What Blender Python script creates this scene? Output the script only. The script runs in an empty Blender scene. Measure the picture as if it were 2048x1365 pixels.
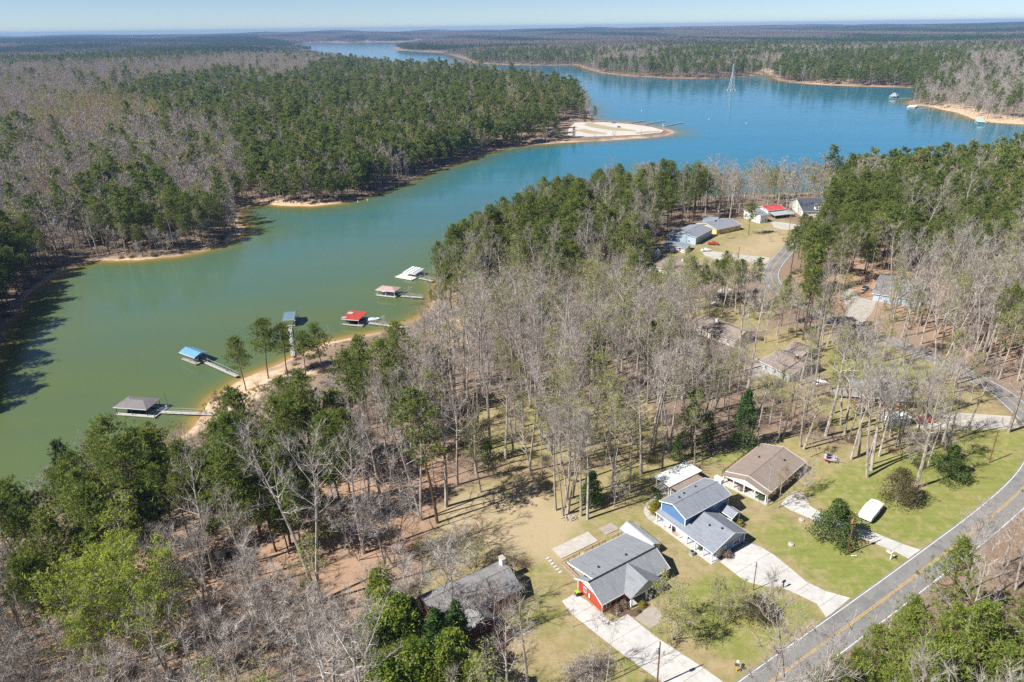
import bpy, bmesh, math, random
import numpy as np
from mathutils import Vector, Matrix
R = math.radians
rng = random.Random(7)
nrng = np.random.default_rng(11)
scene = bpy.context.scene
COL = scene.collection

# ------------------------------------------------------------------ camera (drone, 24 mm class lens)
CAMZ = 107.0
FPX, PX, PY, HORY = 1400.0, 1090.0, 682.5, 54.0
PITCH = math.atan((PY - HORY) / FPX)
ROLL = math.atan(28 / 2048.0)
cR, sR, cP, sP = math.cos(ROLL), math.sin(ROLL), math.cos(PITCH), math.sin(PITCH)
FWD = Vector((0, cP, -sP)); UPV = Vector((0, sP, cP)); XV = Vector((1, 0, 0))
RIGHT = XV * cR - UPV * sR
CUP = XV * sR + UPV * cR
cam_data = bpy.data.cameras.new("camera")
cam = bpy.data.objects.new("camera", cam_data)
COL.objects.link(cam)
cam_data.sensor_width = 36.0
cam_data.lens = FPX / 2048.0 * 36.0
cam_data.shift_x = -(PX - 1024.0) / 2048.0
cam_data.shift_y = 0.0
cam_data.clip_start = 1.0
cam_data.clip_end = 80000.0
M = Matrix.Identity(4)
for i in range(3):
    M[i][0] = RIGHT[i]; M[i][1] = CUP[i]; M[i][2] = -FWD[i]
M[2][3] = CAMZ
cam.matrix_world = M
scene.camera = cam

# ------------------------------------------------------------------ sun, sky, exposure
SUN_EL = R(47.0)
SH = Vector((0.90, 0.43, 0)).normalized()          # direction in which shadows fall
SUN_DIR = Vector((-SH.x * math.cos(SUN_EL), -SH.y * math.cos(SUN_EL), math.sin(SUN_EL)))   # towards the sun
sun_d = bpy.data.lights.new("sun", 'SUN'); sun_d.energy = 5.0; sun_d.angle = R(0.53); sun_d.color = (1.0, 0.955, 0.89)
sun = bpy.data.objects.new("sun", sun_d); COL.objects.link(sun)
sun.rotation_euler = SUN_DIR.to_track_quat('Z', 'Y').to_euler()
sun.location = (0, 0, 300)
world = bpy.data.worlds.new("World"); scene.world = world; world.use_nodes = True
wn = world.node_tree.nodes; wl = world.node_tree.links
for n in list(wn): wn.remove(n)
wo = wn.new('ShaderNodeOutputWorld'); wb = wn.new('ShaderNodeBackground'); ws = wn.new('ShaderNodeTexSky')
ws.sky_type = 'NISHITA'; ws.sun_disc = False; ws.sun_elevation = SUN_EL
ws.sun_rotation = math.atan2(SUN_DIR.x, SUN_DIR.y)
ws.altitude = 200; ws.air_density = 0.55; ws.dust_density = 0.05; ws.ozone_density = 3.0
wb.inputs['Strength'].default_value = 0.066
wl.new(ws.outputs[0], wb.inputs[0]); wl.new(wb.outputs[0], wo.inputs[0])
scene.view_settings.view_transform = 'Standard'
try: scene.view_settings.look = 'None'
except Exception: pass
scene.view_settings.gamma = 1.0
scene.view_settings.exposure = 0.74
scene.view_settings.use_curve_mapping = False
scene.render.engine = 'CYCLES'
scene.cycles.max_bounces = 5
scene.cycles.diffuse_bounces = 2
scene.cycles.glossy_bounces = 2
scene.cycles.transmission_bounces = 2
scene.cycles.transparent_max_bounces = 6
scene.cycles.volume_bounces = 0
scene.cycles.caustics_reflective = False
scene.cycles.caustics_refractive = False
scene.cycles.use_denoising = False

# ------------------------------------------------------------------ pixel <-> place
def ray(x, y):
    u = (x - PX) / FPX; v = -(y - PY) / FPX
    u2 = u * cR + v * sR; v2 = -u * sR + v * cR
    return np.array([u2, cP + v2 * sP, -sP + v2 * cP])
def gz(x, y, z=0.0):
    d = ray(x, y); t = (CAMZ - z) / max(-d[2], 1e-4)
    return np.array([d[0] * t, d[1] * t])
def proj(x, y, z):
    """place -> photo pixel (arrays)"""
    x = np.asarray(x, float); y = np.asarray(y, float); z = np.asarray(z, float) - CAMZ
    dep = y * FWD.y + z * FWD.z
    r = x * RIGHT.x + y * RIGHT.y + z * RIGHT.z
    u = x * CUP.x + y * CUP.y + z * CUP.z
    dep = np.where(dep < 1.0, 1.0, dep)
    return PX + FPX * r / dep, PY - FPX * u / dep

# ------------------------------------------------------------------ lake outline, traced on the water level
SHORE_PX = [(-420, 1290), (-120, 1160), (60, 1050), (200, 962), (330, 893), (385, 860), (425, 800), (470, 765), (560, 728), (640, 690), (700, 675),
 (790, 660), (850, 628), (868, 592), (880, 560), (915, 525), (990, 480), (1080, 445), (1180, 420), (1260, 407), (1340, 400), (1450, 396), (1600, 390),
 (1720, 380), (1850, 360), (2048, 335), (2350, 310), (2800, 300),
 (2800, 262), (2350, 258), (2048, 249), (1985, 245), (1945, 238), (1918, 226), (1880, 219), (1850, 213), (1815, 209), (1822, 202), (1850, 198), (1870, 188), (1880, 178),
 (1840, 176), (1790, 175), (1720, 173), (1640, 170), (1580, 166), (1548, 161), (1556, 155), (1542, 149), (1500, 152), (1440, 156), (1380, 158),
 (1310, 156), (1240, 153), (1205, 147), (1180, 139), (1150, 131), (1060, 131), (990, 129), (945, 125), (930, 119), (908, 113), (895, 107), (850, 104), (795, 101),
 (790, 97), (815, 93), (850, 86), (862, 81), (838, 80), (828, 84), (770, 85), (740, 84), (690, 86), (640, 84.5), (600, 87), (585, 93), (560, 101), (600, 106), (640, 114), (700, 131),
 (800, 146), (950, 153), (1040, 172), (1100, 180), (1150, 196), (1172, 212), (1180, 232), (1195, 242), (1240, 244), (1265, 247), (1310, 254), (1340, 260), (1352, 265), (1335, 271),
 (1290, 276), (1220, 281), (1130, 286), (1060, 291), (1000, 299), (940, 318), (915, 328), (870, 340), (830, 356), (780, 375), (720, 397), (680, 408), (620, 414),
 (560, 413), (515, 408), (488, 418), (478, 440), (492, 458), (470, 478), (425, 498), (350, 514), (270, 521), (180, 523), (110, 545), (55, 592),
 (22, 645), (0, 705), (-60, 800), (-220, 950), (-640, 1180)]
ISLANDS_PX = [[(560, 103), (575, 100.5), (605, 99.5), (622, 101), (600, 103.5), (575, 104.5)]]
LAKE = np.array([gz(*p) for p in SHORE_PX])
ISLES = [np.array([gz(*p) for p in q]) for q in ISLANDS_PX]

def in_poly(px, py, poly):
    px = np.asarray(px, float); py = np.asarray(py, float)
    ins = np.zeros(px.shape, bool)
    n = len(poly)
    for i in range(n):
        x1, y1 = poly[i]; x2, y2 = poly[(i + 1) % n]
        if y1 == y2: continue
        c = ((y1 > py) != (y2 > py)) & (px < (x2 - x1) * (py - y1) / (y2 - y1) + x1)
        ins ^= c
    return ins
def dist_poly(px, py, poly, closed=True):
    px = np.asarray(px, float); py = np.asarray(py, float)
    best = np.full(px.shape, 1e18)
    n = len(poly)
    for i in range(n if closed else n - 1):
        ax, ay = poly[i]; bx, by = poly[(i + 1) % n]
        dx, dy = bx - ax, by - ay
        t = np.clip(((px - ax) * dx + (py - ay) * dy) / (dx * dx + dy * dy + 1e-9), 0, 1)
        best = np.minimum(best, (px - ax - t * dx) ** 2 + (py - ay - t * dy) ** 2)
    return np.sqrt(best)
_ph = nrng.uniform(0, 6.28, (40,))
def wob(x, y, s, k=0):
    """cheap smooth noise about -1..1, feature size s metres"""
    x = np.asarray(x, float) / s; y = np.asarray(y, float) / s
    r = 0
    for i in range(5):
        a = _ph[(i * 3 + k * 5) % 40] ; b = _ph[(i * 7 + k + 3) % 40]
        f = 1.0 + 0.37 * i
        r = r + np.sin(f * (x * math.cos(a) + y * math.sin(a)) + b + 1.3 * np.sin(0.7 * f * (x * math.sin(b) - y * math.cos(b)) + a))
    return r / 3.2
def shore(x, y):
    """metres inland of the water's edge (negative out on the lake)"""
    d = dist_poly(x, y, LAKE)
    d = np.where(in_poly(x, y, LAKE), -d, d)
    for q in ISLES:
        di = dist_poly(x, y, q)
        d = np.maximum(d, np.where(in_poly(x, y, q), di, -di))
    rr_ = np.clip((np.hypot(x, y) - 800) / 900, 0, 1)
    d = d + rr_ * (7 * wob(x, y, 45, 21) + 12 * wob(x, y, 130, 22))
    return d + wob(x, y, 9.0) * 0.7 + wob(x, y, 40.0, 3) * 1.2 * np.clip(np.hypot(x, y) / 500, .2, 3)
FLATS = []   # levelled ground
def height(x, y, d=None):
    x = np.asarray(x, float); y = np.asarray(y, float)
    if d is None: d = shore(x, y)
    r = np.hypot(x, y)
    land = np.where(d < 7, 0.09 * d, 0.63 + 6.6 * (1 - np.exp(-(np.maximum(d, 7) - 7) / 32.0)))
    land = land * (1 - .62 * np.clip((r - 800) / 800, 0, 1) * np.clip(1 - d / 250, 0, 1))
    far = np.clip((r - 700) / 2500, 0, 1) * np.clip(d / 300, 0, 1)
    hills = far * (6 + 7 * wob(x, y, 420, 1) + np.clip((r - 3500) / 6000, 0, 1) * (28 + 22 * wob(x, y, 800, 2)))
    ramp = in_poly(*proj(x, y, 1.5), [(1150, 205), (1180, 235), (1360, 255), (1360, 280), (1120, 290), (1110, 250)]) if np.size(x) else False
    land = np.where(ramp & (r < 900) & (r > 350), np.minimum(land, 1.25), land)
    hl = land + np.maximum(hills, -4)
    return np.where(d > 0, hl, np.maximum(0.14 * d, -4.0))
def G(x, y):
    """photo pixel -> point on the ground"""
    z = 6.5
    for _ in range(14):
        p = gz(x, y, z); zn = float(height(np.array([p[0]]), np.array([p[1]]))[0]); z += 0.6 * (max(zn, 0) - z)
    p = gz(x, y, z)
    return Vector((p[0], p[1], max(0.0, float(height(np.array([p[0]]), np.array([p[1]]))[0]))))
def hz(x, y): return float(height(np.array([x]), np.array([y]))[0])

# ------------------------------------------------------------------ helpers
def tag(o, label=None, cat=None, group=None, kind=None):
    if label: o['label'] = label
    if cat: o['category'] = cat
    if group: o['group'] = group
    if kind: o['kind'] = kind
    return o
def empty(name, loc, rz=0.0):
    o = bpy.data.objects.new(name, None); COL.objects.link(o)
    o.location = loc; o.rotation_euler = (0, 0, rz); o.empty_display_size = 0.5
    return o
def copy_tree(o, parent=None):
    c = o.copy(); COL.objects.link(c); c.parent = parent
    for ch in KIDS.get(o.name, ()): 
        c2 = ch.copy(); COL.objects.link(c2); c2.parent = c
    return c
KIDS = {}
class MB:
    """collects shapes; build() links them as one mesh object"""
    def __init__(s): s.v = []; s.f = []
    def add(s, vs, fs):
        o = len(s.v); s.v += [tuple(v) for v in vs]; s.f += [tuple(i + o for i in f) for f in fs]; return s
    def box(s, c, d, rz=0.0, rx=0.0, ry=0.0):
        hx, hy, hzz = d[0] / 2, d[1] / 2, d[2] / 2
        m = Matrix.Rotation(rz, 3, 'Z') @ Matrix.Rotation(ry, 3, 'Y') @ Matrix.Rotation(rx, 3, 'X')
        c = Vector(c)
        vs = [c + m @ Vector((x, y, z)) for x in (-hx, hx) for y in (-hy, hy) for z in (-hzz, hzz)]
        return s.add(vs, [(0, 1, 3, 2), (4, 6, 7, 5), (0, 4, 5, 1), (2, 3, 7, 6), (0, 2, 6, 4), (1, 5, 7, 3)])
    def bar(s, a, b, w, h=None):
        a = Vector(a); b = Vector(b); h = h or w
        d = (b - a); L = d.length
        if L < 1e-6: return s
        d /= L
        up = Vector((0, 0, 1)) if abs(d.z) < 0.95 else Vector((1, 0, 0))
        x = d.cross(up).normalized() * (w / 2); y = x.cross(d).normalized() * (h / 2)
        vs = [p + sx * x + sy * y for p in (a, b) for sx in (-1, 1) for sy in (-1, 1)]
        return s.add(vs, [(0, 1, 3, 2), (4, 6, 7, 5), (0, 4, 5, 1), (2, 3, 7, 6), (0, 2, 6, 4), (1, 5, 7, 3)])
    def tube(s, pts, rad, n=6, cap=True):
        pts = [Vector(p) for p in pts]; vs = []; fs = []
        if not hasattr(rad, '__len__'): rad = [rad] * len(pts)
        for i, p in enumerate(pts):
            d = (pts[min(i + 1, len(pts) - 1)] - pts[max(i - 1, 0)]).normalized()
            up = Vector((0, 0, 1)) if abs(d.z) < 0.9 else Vector((1, 0, 0))
            x = d.cross(up).normalized(); y = d.cross(x)
            for k in range(n):
                a = 2 * math.pi * k / n
                vs.append(p + (x * math.cos(a) + y * math.sin(a)) * rad[i])
        for i in range(len(pts) - 1):
            for k in range(n):
                a = i * n + k; b = i * n + (k + 1) % n
                fs.append((a, a + n, b + n, b))
        if cap:
            fs.append(tuple(range(n))); fs.append(tuple(reversed(range((len(pts) - 1) * n, len(pts) * n))))
        return s.add(vs, fs)
    def slab(s, pts, t, n=None):
        """polygon (3d points, any plane) thickened by t downwards"""
        pts = [Vector(p) for p in pts]; k = len(pts)
        dn = Vector((0, 0, -t)) if n is None else Vector(n) * -t
        vs = pts + [p + dn for p in pts]
        a = sum((pts[i].x * pts[(i + 1) % k].y - pts[(i + 1) % k].x * pts[i].y) for i in range(k))
        fs = [tuple(range(k)), tuple(reversed(range(k, 2 * k)))] + [(i, i + k, (i + 1) % k + k, (i + 1) % k) for i in range(k)]
        return s.add(vs, fs)
    def lathe(s, prof, c=(0, 0, 0), n=12):
        vs = []; fs = []
        for r, z in prof:
            for k in range(n):
                a = 2 * math.pi * k / n; vs.append((c[0] + r * math.cos(a), c[1] + r * math.sin(a), c[2] + z))
        for i in range(len(prof) - 1):
            for k in range(n):
                fs.append((i * n + k, i * n + (k + 1) % n, (i + 1) * n + (k + 1) % n, (i + 1) * n + k))
        fs.append(tuple(reversed(range(n)))); fs.append(tuple(range((len(prof) - 1) * n, len(prof) * n)))
        return s.add(vs, fs)
    def mesh(s, name, mat):
        me = bpy.data.meshes.new(name); me.from_pydata(s.v, [], s.f); me.materials.append(mat)
        bm = bmesh.new(); bm.from_mesh(me); bmesh.ops.recalc_face_normals(bm, faces=bm.faces); bm.to_mesh(me); bm.free()
        return me
    def build(s, name, mat, parent=None, loc=None, smooth=False):
        me = s.mesh(name, mat)
        o = bpy.data.objects.new(name, me); COL.objects.link(o)
        if parent is not None: o.parent = parent
        if loc is not None: o.location = loc
        if smooth:
            for p in me.polygons: p.use_smooth = True
        return o
def tri_soup(name, tris, mat):
    """tris: (n,3,3) array -> mesh"""
    n = len(tris); me = bpy.data.meshes.new(name)
    me.vertices.add(n * 3); me.vertices.foreach_set('co', np.ascontiguousarray(tris, dtype=np.float32).ravel())
    me.loops.add(n * 3); me.loops.foreach_set('vertex_index', np.arange(n * 3, dtype=np.int32))
    me.polygons.add(n); me.polygons.foreach_set('loop_start', np.arange(0, n * 3, 3, dtype=np.int32))
    try: me.polygons.foreach_set('loop_total', np.full(n, 3, dtype=np.int32))
    except Exception: pass
    me.materials.append(mat); me.update(calc_edges=True); return me

# ------------------------------------------------------------------ materials
def nodes_of(name):
    m = bpy.data.materials.new(name); m.use_nodes = True
    nt = m.node_tree
    b = nt.nodes.get('Principled BSDF'); return m, nt, b
def N(nt, t, **k):
    n = nt.nodes.new(t)
    for a, v in k.items(): setattr(n, a, v)
    return n
def mixc(nt, fac, a, b, blend='MIX'):
    n = nt.nodes.new('ShaderNodeMix'); n.data_type = 'RGBA'; n.blend_type = blend
    for sock, v in ((n.inputs[0], fac), (n.inputs[6], a), (n.inputs[7], b)):
        if hasattr(v, 'is_linked') or hasattr(v, 'links'): nt.links.new(v, sock)
        elif isinstance(v, tuple): sock.default_value = (*v[:3], 1)
        else: sock.default_value = v
    return n.outputs[2]
def noise(nt, vec, scale, detail=3, rough=0.6):
    n = nt.nodes.new('ShaderNodeTexNoise'); n.inputs['Scale'].default_value = scale; n.inputs['Detail'].default_value = detail
    n.inputs['Roughness'].default_value = rough
    if vec is not None: nt.links.new(vec, n.inputs['Vector'])
    return n.outputs['Fac']
def ramp(nt, fac, p0, p1, c0=0.0, c1=1.0):
    n = nt.nodes.new('ShaderNodeMapRange'); n.clamp = True
    n.inputs[1].default_value = p0; n.inputs[2].default_value = p1; n.inputs[3].default_value = c0; n.inputs[4].default_value = c1
    nt.links.new(fac, n.inputs[0]); return n.outputs[0]
def pos(nt):
    return nt.nodes.new('ShaderNodeNewGeometry').outputs['Position']
def objco(nt):
    return nt.nodes.new('ShaderNodeTexCoord').outputs['Object']
def pmat(name, c1, c2=None, scale=1.5, rough=0.8, bump=0.0, fine=None, metal=0.0, co='obj', spec=0.3, contrast=(0.35, 0.65)):
    m, nt, b = nodes_of(name)
    v = objco(nt) if co == 'obj' else pos(nt)
    c2 = c2 or tuple(x * 0.75 for x in c1)
    f = ramp(nt, noise(nt, v, scale, 5), *contrast)
    col = mixc(nt, f, c1, c2)
    if fine:
        col = mixc(nt, ramp(nt, noise(nt, v, fine, 2), .3, .7), col, mixc(nt, 0.45, col, (0.02, 0.02, 0.02)))
    nt.links.new(col, b.inputs['Base Color']); b.inputs['Roughness'].default_value = rough; b.inputs['Metallic'].default_value = metal
    b.inputs['Specular IOR Level'].default_value = spec
    if bump:
        bn = N(nt, 'ShaderNodeBump'); bn.inputs['Strength'].default_value = bump
        nt.links.new(noise(nt, v, fine or scale * 6, 3), bn.inputs['Height']); nt.links.new(bn.outputs[0], b.inputs['Normal'])
    return m
def shingle(name, c1, c2, c3=None):
    m, nt, b = nodes_of(name)
    v = objco(nt)
    br = N(nt, 'ShaderNodeTexBrick'); br.inputs['Scale'].default_value = 1.0
    br.inputs['Brick Width'].default_value = 0.42; br.inputs['Row Height'].default_value = 0.15; br.inputs['Mortar Size'].default_value = 0.006
    br.inputs['Color1'].default_value = (*c1, 1); br.inputs['Color2'].default_value = (*c2, 1); br.inputs['Mortar'].default_value = (*[x * .72 for x in c2], 1)
    nt.links.new(v, br.inputs['Vector'])
    col = mixc(nt, ramp(nt, noise(nt, v, 0.5, 4), .35, .7), br.outputs[0], mixc(nt, .5, br.outputs[0], c3 or c2))
    col = mixc(nt, ramp(nt, noise(nt, v, 9, 2), .35, .65, 0, .5), col, mixc(nt, .6, col, tuple(min(1, x * 1.4) for x in c1)))
    mp = N(nt, 'ShaderNodeMapping'); mp.inputs['Scale'].default_value = (2.2, .22, .5); nt.links.new(v, mp.inputs[0])
    col = mixc(nt, ramp(nt, noise(nt, mp.outputs[0], 1.0, 5, .7), .48, .72, 0, .55), col, tuple(x * .55 for x in c2))
    col = mixc(nt, ramp(nt, noise(nt, v, 2.6, 6, .8), .62, .70, 0, .6), col, (.20, .14, .085))
    nt.links.new(col, b.inputs['Base Color']); b.inputs['Roughness'].default_value = 0.9; b.inputs['Specular IOR Level'].default_value = 0.25
    return m
def siding(name, c, pitch=0.18, vertical=False, c2=None):
    m, nt, b = nodes_of(name)
    v = objco(nt)
    w = N(nt, 'ShaderNodeTexWave'); w.wave_type = 'BANDS'; w.bands_direction = 'X' if vertical else 'Z'; w.wave_profile = 'SAW'
    w.inputs['Scale'].default_value = 0.314 / pitch; nt.links.new(v, w.inputs['Vector'])
    col = mixc(nt, ramp(nt, noise(nt, v, 1.2, 4), .4, .7, 0, .6), c, c2 or tuple(x * .8 for x in c))
    nt.links.new(col, b.inputs['Base Color']); b.inputs['Roughness'].default_value = .7
    bn = N(nt, 'ShaderNodeBump'); bn.inputs['Strength'].default_value = .25; bn.inputs['Distance'].default_value = .02
    nt.links.new(w.outputs['Fac'], bn.inputs['Height']); nt.links.new(bn.outputs[0], b.inputs['Normal'])
    return m
def ribbed(name, c, pitch=0.3, axis='X', rough=.4, metal=.0, c2=None):
    m, nt, b = nodes_of(name)
    v = objco(nt)
    w = N(nt, 'ShaderNodeTexWave'); w.wave_type = 'BANDS'; w.bands_direction = axis
    w.inputs['Scale'].default_value = 0.314 / pitch; nt.links.new(v, w.inputs['Vector'])
    col = mixc(nt, ramp(nt, noise(nt, v, .8, 5), .4, .7, 0, .8), c, c2 or tuple(x * .75 for x in c))
    col = mixc(nt, ramp(nt, w.outputs['Fac'], .75, .95, 0, .35), col, tuple(x * .5 for x in c))
    nt.links.new(col, b.inputs['Base Color']); b.inputs['Roughness'].default_value = rough; b.inputs['Metallic'].default_value = metal
    bn = N(nt, 'ShaderNodeBump'); bn.inputs['Strength'].default_value = .4; bn.inputs['Distance'].default_value = .03
    nt.links.new(w.outputs['Fac'], bn.inputs['Height']); nt.links.new(bn.outputs[0], b.inputs['Normal'])
    return m
def leafmat(name, c1, c2, c3=None, trans=0.3, rough=.6, gloss=.0):
    """c1..c2 vary from tree to tree, c3 flecks"""
    m, nt, b = nodes_of(name)
    oi = N(nt, 'ShaderNodeObjectInfo')
    col = mixc(nt, oi.outputs['Random'], c1, c2)
    if c3: col = mixc(nt, ramp(nt, noise(nt, objco(nt), .7, 3), .47, .60), col, c3)
    nt.nodes.remove(b)
    out = nt.nodes['Material Output']
    d = N(nt, 'ShaderNodeBsdfDiffuse'); t = N(nt, 'ShaderNodeBsdfTranslucent'); mx = N(nt, 'ShaderNodeMixShader'); mx.inputs[0].default_value = trans
    nt.links.new(col, d.inputs[0]); nt.links.new(col, t.inputs[0]); nt.links.new(d.outputs[0], mx.inputs[1]); nt.links.new(t.outputs[0], mx.inputs[2])
    last = mx.outputs[0]
    if gloss:
        g = N(nt, 'ShaderNodeBsdfGlossy'); g.inputs['Roughness'].default_value = .35; g.inputs['Color'].default_value = (.9, .95, .9, 1)
        m2 = N(nt, 'ShaderNodeMixShader'); m2.inputs[0].default_value = gloss
        nt.links.new(last, m2.inputs[1]); nt.links.new(g.outputs[0], m2.inputs[2]); last = m2.outputs[0]
    nt.links.new(last, out.inputs['Surface'])
    return m
def glassmat(name, c=(.03, .04, .05)):
    m, nt, b = nodes_of(name); b.inputs['Base Color'].default_value = (*c, 1); b.inputs['Roughness'].default_value = .06
    b.inputs['Specular IOR Level'].default_value = .8
    return m

def concrete_mat(name, c1, c2, stain):
    m, nt, b = nodes_of(name); v = pos(nt)
    col = mixc(nt, ramp(nt, noise(nt, v, .35, 5), .35, .65), c1, c2)
    col = mixc(nt, ramp(nt, noise(nt, v, .8, 7, .75), .50, .68, 0, .55), col, stain)
    col = mixc(nt, ramp(nt, noise(nt, v, 5.0, 4, .7), .60, .72, 0, .5), col, tuple(x * .7 for x in stain))
    mp = N(nt, 'ShaderNodeMapping'); mp.inputs['Rotation'].default_value = (0, 0, -(math.atan2(.557, .83) - math.pi / 2)); mp.inputs['Scale'].default_value = (.06, .9, 1); nt.links.new(v, mp.inputs[0])
    col = mixc(nt, ramp(nt, noise(nt, mp.outputs[0], 1.0, 4, .6), .52, .7, 0, .35), col, stain)
    nt.links.new(col, b.inputs['Base Color']); b.inputs['Roughness'].default_value = .9; b.inputs['Specular IOR Level'].default_value = .2
    return m
MT = {}
MT['concrete'] = concrete_mat('concrete', (.55, .54, .515), (.47, .46, .44), (.34, .315, .29))
MT['concrete_old'] = concrete_mat('weathered concrete', (.50, .47, .42), (.42, .39, .35), (.30, .265, .23))
MT['gravel'] = pmat('pale gravel', (.55, .50, .44), (.42, .38, .33), .6, .95, .2, 6, co='pos')
MT['aggregate'] = pmat('exposed aggregate', (.48, .42, .36), (.38, .34, .30), 1.2, .95, .2, 10, co='pos')
MT['white'] = pmat('white paint', (.82, .82, .80), (.74, .74, .72), 1.0, .5)
MT['offwhite'] = pmat('off white siding', (.74, .72, .66), (.62, .60, .54), 1.0, .6)
MT['dock_white'] = pmat('weathered white deck', (.60, .59, .56), (.46, .45, .42), 1.5, .8, .1, 9)
MT['glass'] = glassmat('window glass')
MT['glass_pale'] = glassmat('window glass with blinds', (.25, .28, .32))
MT['red'] = siding('red clapboard', (.44, .055, .03), c2=(.36, .045, .025))
MT['blue'] = siding('blue board siding', (.10, .20, .40), .35, True, (.08, .165, .34))
MT['blue_pale'] = siding('pale blue clapboard', (.42, .55, .68))
MT['yellow_wall'] = siding('pale yellow clapboard', (.72, .58, .30))
MT['cream'] = siding('cream clapboard', (.74, .70, .58))
MT['grey_wall'] = siding('grey clapboard', (.40, .43, .46))
MT['shingle_grey'] = shingle('grey shingles', (.255, .27, .29), (.20, .215, .235), (.17, .18, .20))
MT['shingle_slate'] = shingle('blue grey shingles', (.25, .27, .31), (.19, .21, .25), (.16, .18, .21))
MT['shingle_old'] = shingle('weathered dark shingles', (.25, .245, .25), (.15, .15, .155), (.32, .31, .31))
MT['shingle_brown'] = shingle('brown shingles', (.29, .235, .20), (.23, .185, .16), (.20, .165, .15))
MT['shingle_black'] = shingle('charcoal shingles', (.085, .095, .12), (.06, .07, .09))
MT['brick'] = shingle('dark red brick', (.23, .08, .05), (.17, .055, .04))
MT['tan_brick'] = shingle('tan brick', (.42, .27, .19), (.34, .21, .15))
MT['wood'] = pmat('new deck lumber', (.52, .35, .19), (.42, .28, .15), 2.0, .8)
MT['wood_grey'] = pmat('weathered grey boards', (.46, .43, .39), (.34, .31, .28), 2.0, .85, .1, 8)
MT['pole'] = pmat('creosoted pole wood', (.23, .115, .06), (.17, .085, .05), 1.0, .85)
MT['metal_grey'] = pmat('galvanised steel', (.45, .47, .48), (.36, .38, .40), 2.0, .45, metal=.4)
MT['dark'] = pmat('dark frame', (.03, .03, .035), (.02, .02, .02), 1, .6)
MT['black_rubber'] = pmat('black rubber', (.02, .02, .02), (.03, .03, .03), 1, .8)
MT['roof_taupe'] = ribbed('taupe metal roof', (.20, .18, .18), .35, 'X', .5, c2=(.16, .145, .15))
MT['roof_blue'] = ribbed('blue metal roof', (.14, .33, .52), .35, 'X', .4)
MT['roof_slate'] = ribbed('slate blue metal roof', (.13, .21, .27), .35, 'X', .5)
MT['roof_red'] = ribbed('red metal roof', (.42, .055, .035), .4, 'X', .55, c2=(.30, .05, .035))
MT['roof_redfade'] = ribbed('faded red metal roof', (.55, .06, .07), .4, 'Y', .5, c2=(.5, .12, .12))
MT['roof_pink'] = ribbed('faded pink brown metal roof', (.46, .33, .31), .35, 'Y', .5)
MT['roof_galv'] = ribbed('galvanised roof sheets', (.50, .53, .56), .3, 'Y', .4, .3, c2=(.62, .64, .66))
MT['bark'] = leafmat('grey bark', (.34, .30, .26), (.50, .45, .40), (.25, .215, .185), 0.0)
MT['bark_pine'] = leafmat('pine bark', (.13, .085, .06), (.18, .125, .09), (.09, .06, .05), 0.0)
MT['bark_pale'] = leafmat('pale bark', (.46, .42, .37), (.55, .51, .45), (.30, .27, .24), 0.0)
MT['twig'] = leafmat('bare grey twigs', (.35, .305, .275), (.53, .475, .43), (.28, .24, .215), 0.0)
MT['twig_pale'] = leafmat('bare pale twigs', (.44, .40, .365), (.58, .53, .49), (.33, .29, .26), 0.0)
MT['twig_red'] = leafmat('reddish twigs', (.34, .19, .14), (.40, .24, .18), (.28, .18, .14), 0.0)
MT['needle'] = leafmat('pine needles', (.105, .165, .036), (.205, .252, .056), (.280, .312, .085), .42)
MT['needle_lite'] = leafmat('fresh pine needles', (.18, .25, .042), (.25, .30, .058), (.27, .29, .08), .38)
MT['needle_dark'] = leafmat('dark cedar foliage', (.045, .085, .028), (.06, .105, .034), (.09, .11, .04), .28)
MT['holly'] = leafmat('glossy evergreen leaves', (.040, .095, .026), (.06, .12, .034), (.12, .19, .055), .25)
MT['cedar_brush'] = leafmat('brownish evergreen leaves', (.09, .09, .035), (.12, .11, .045), (.16, .13, .07), .25)
MT['bud'] = leafmat('young yellow green leaves', (.30, .32, .09), (.38, .37, .15), (.32, .37, .08), .4)
MT['bud_ochre'] = leafmat('ochre spring buds', (.36, .27, .11), (.42, .31, .12), (.33, .28, .13), .3)
MT['lime'] = leafmat('lime green spring leaves', (.34, .41, .04), (.40, .46, .06), (.30, .37, .06), .5)
MT['bamboo'] = leafmat('bright yellow green foliage', (.20, .28, .045), (.32, .36, .05), (.14, .22, .045), .38)
MT['far_pine'] = leafmat('massed pine crowns', (.045, .085, .03), (.075, .115, .036), (.06, .095, .03), .2)
MT['yellow_flower'] = leafmat('yellow green shrub leaves', (.32, .28, .03), (.42, .36, .04), (.20, .22, .04), .3)
MT['brush'] = leafmat('dead brush', (.20, .145, .10), (.28, .20, .14), (.16, .115, .08), .1)
MT['rock'] = pmat('field stone', (.40, .36, .32), (.30, .27, .24), 1.5, .9)
MT['mulch'] = pmat('bark mulch', (.13, .075, .045), (.20, .12, .08), 1.5, .95, .2, 12, co='pos')

# ------------------------------------------------------------------ terrain sheet (fan of cells, finer near the houses)
NA, NR = 470, 470
ang = np.linspace(R(-64), R(64), NA)
rad = np.exp(np.linspace(math.log(38.0), math.log(17500.0), NR))
AA, RR = np.meshgrid(ang, rad)
TX, TY = (RR * np.sin(AA)).ravel(), (RR * np.cos(AA)).ravel()
TD = shore(TX, TY)
TZ = height(TX, TY, TD)
GPX, GPY = proj(TX, TY, np.maximum(TZ, 0))

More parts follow.
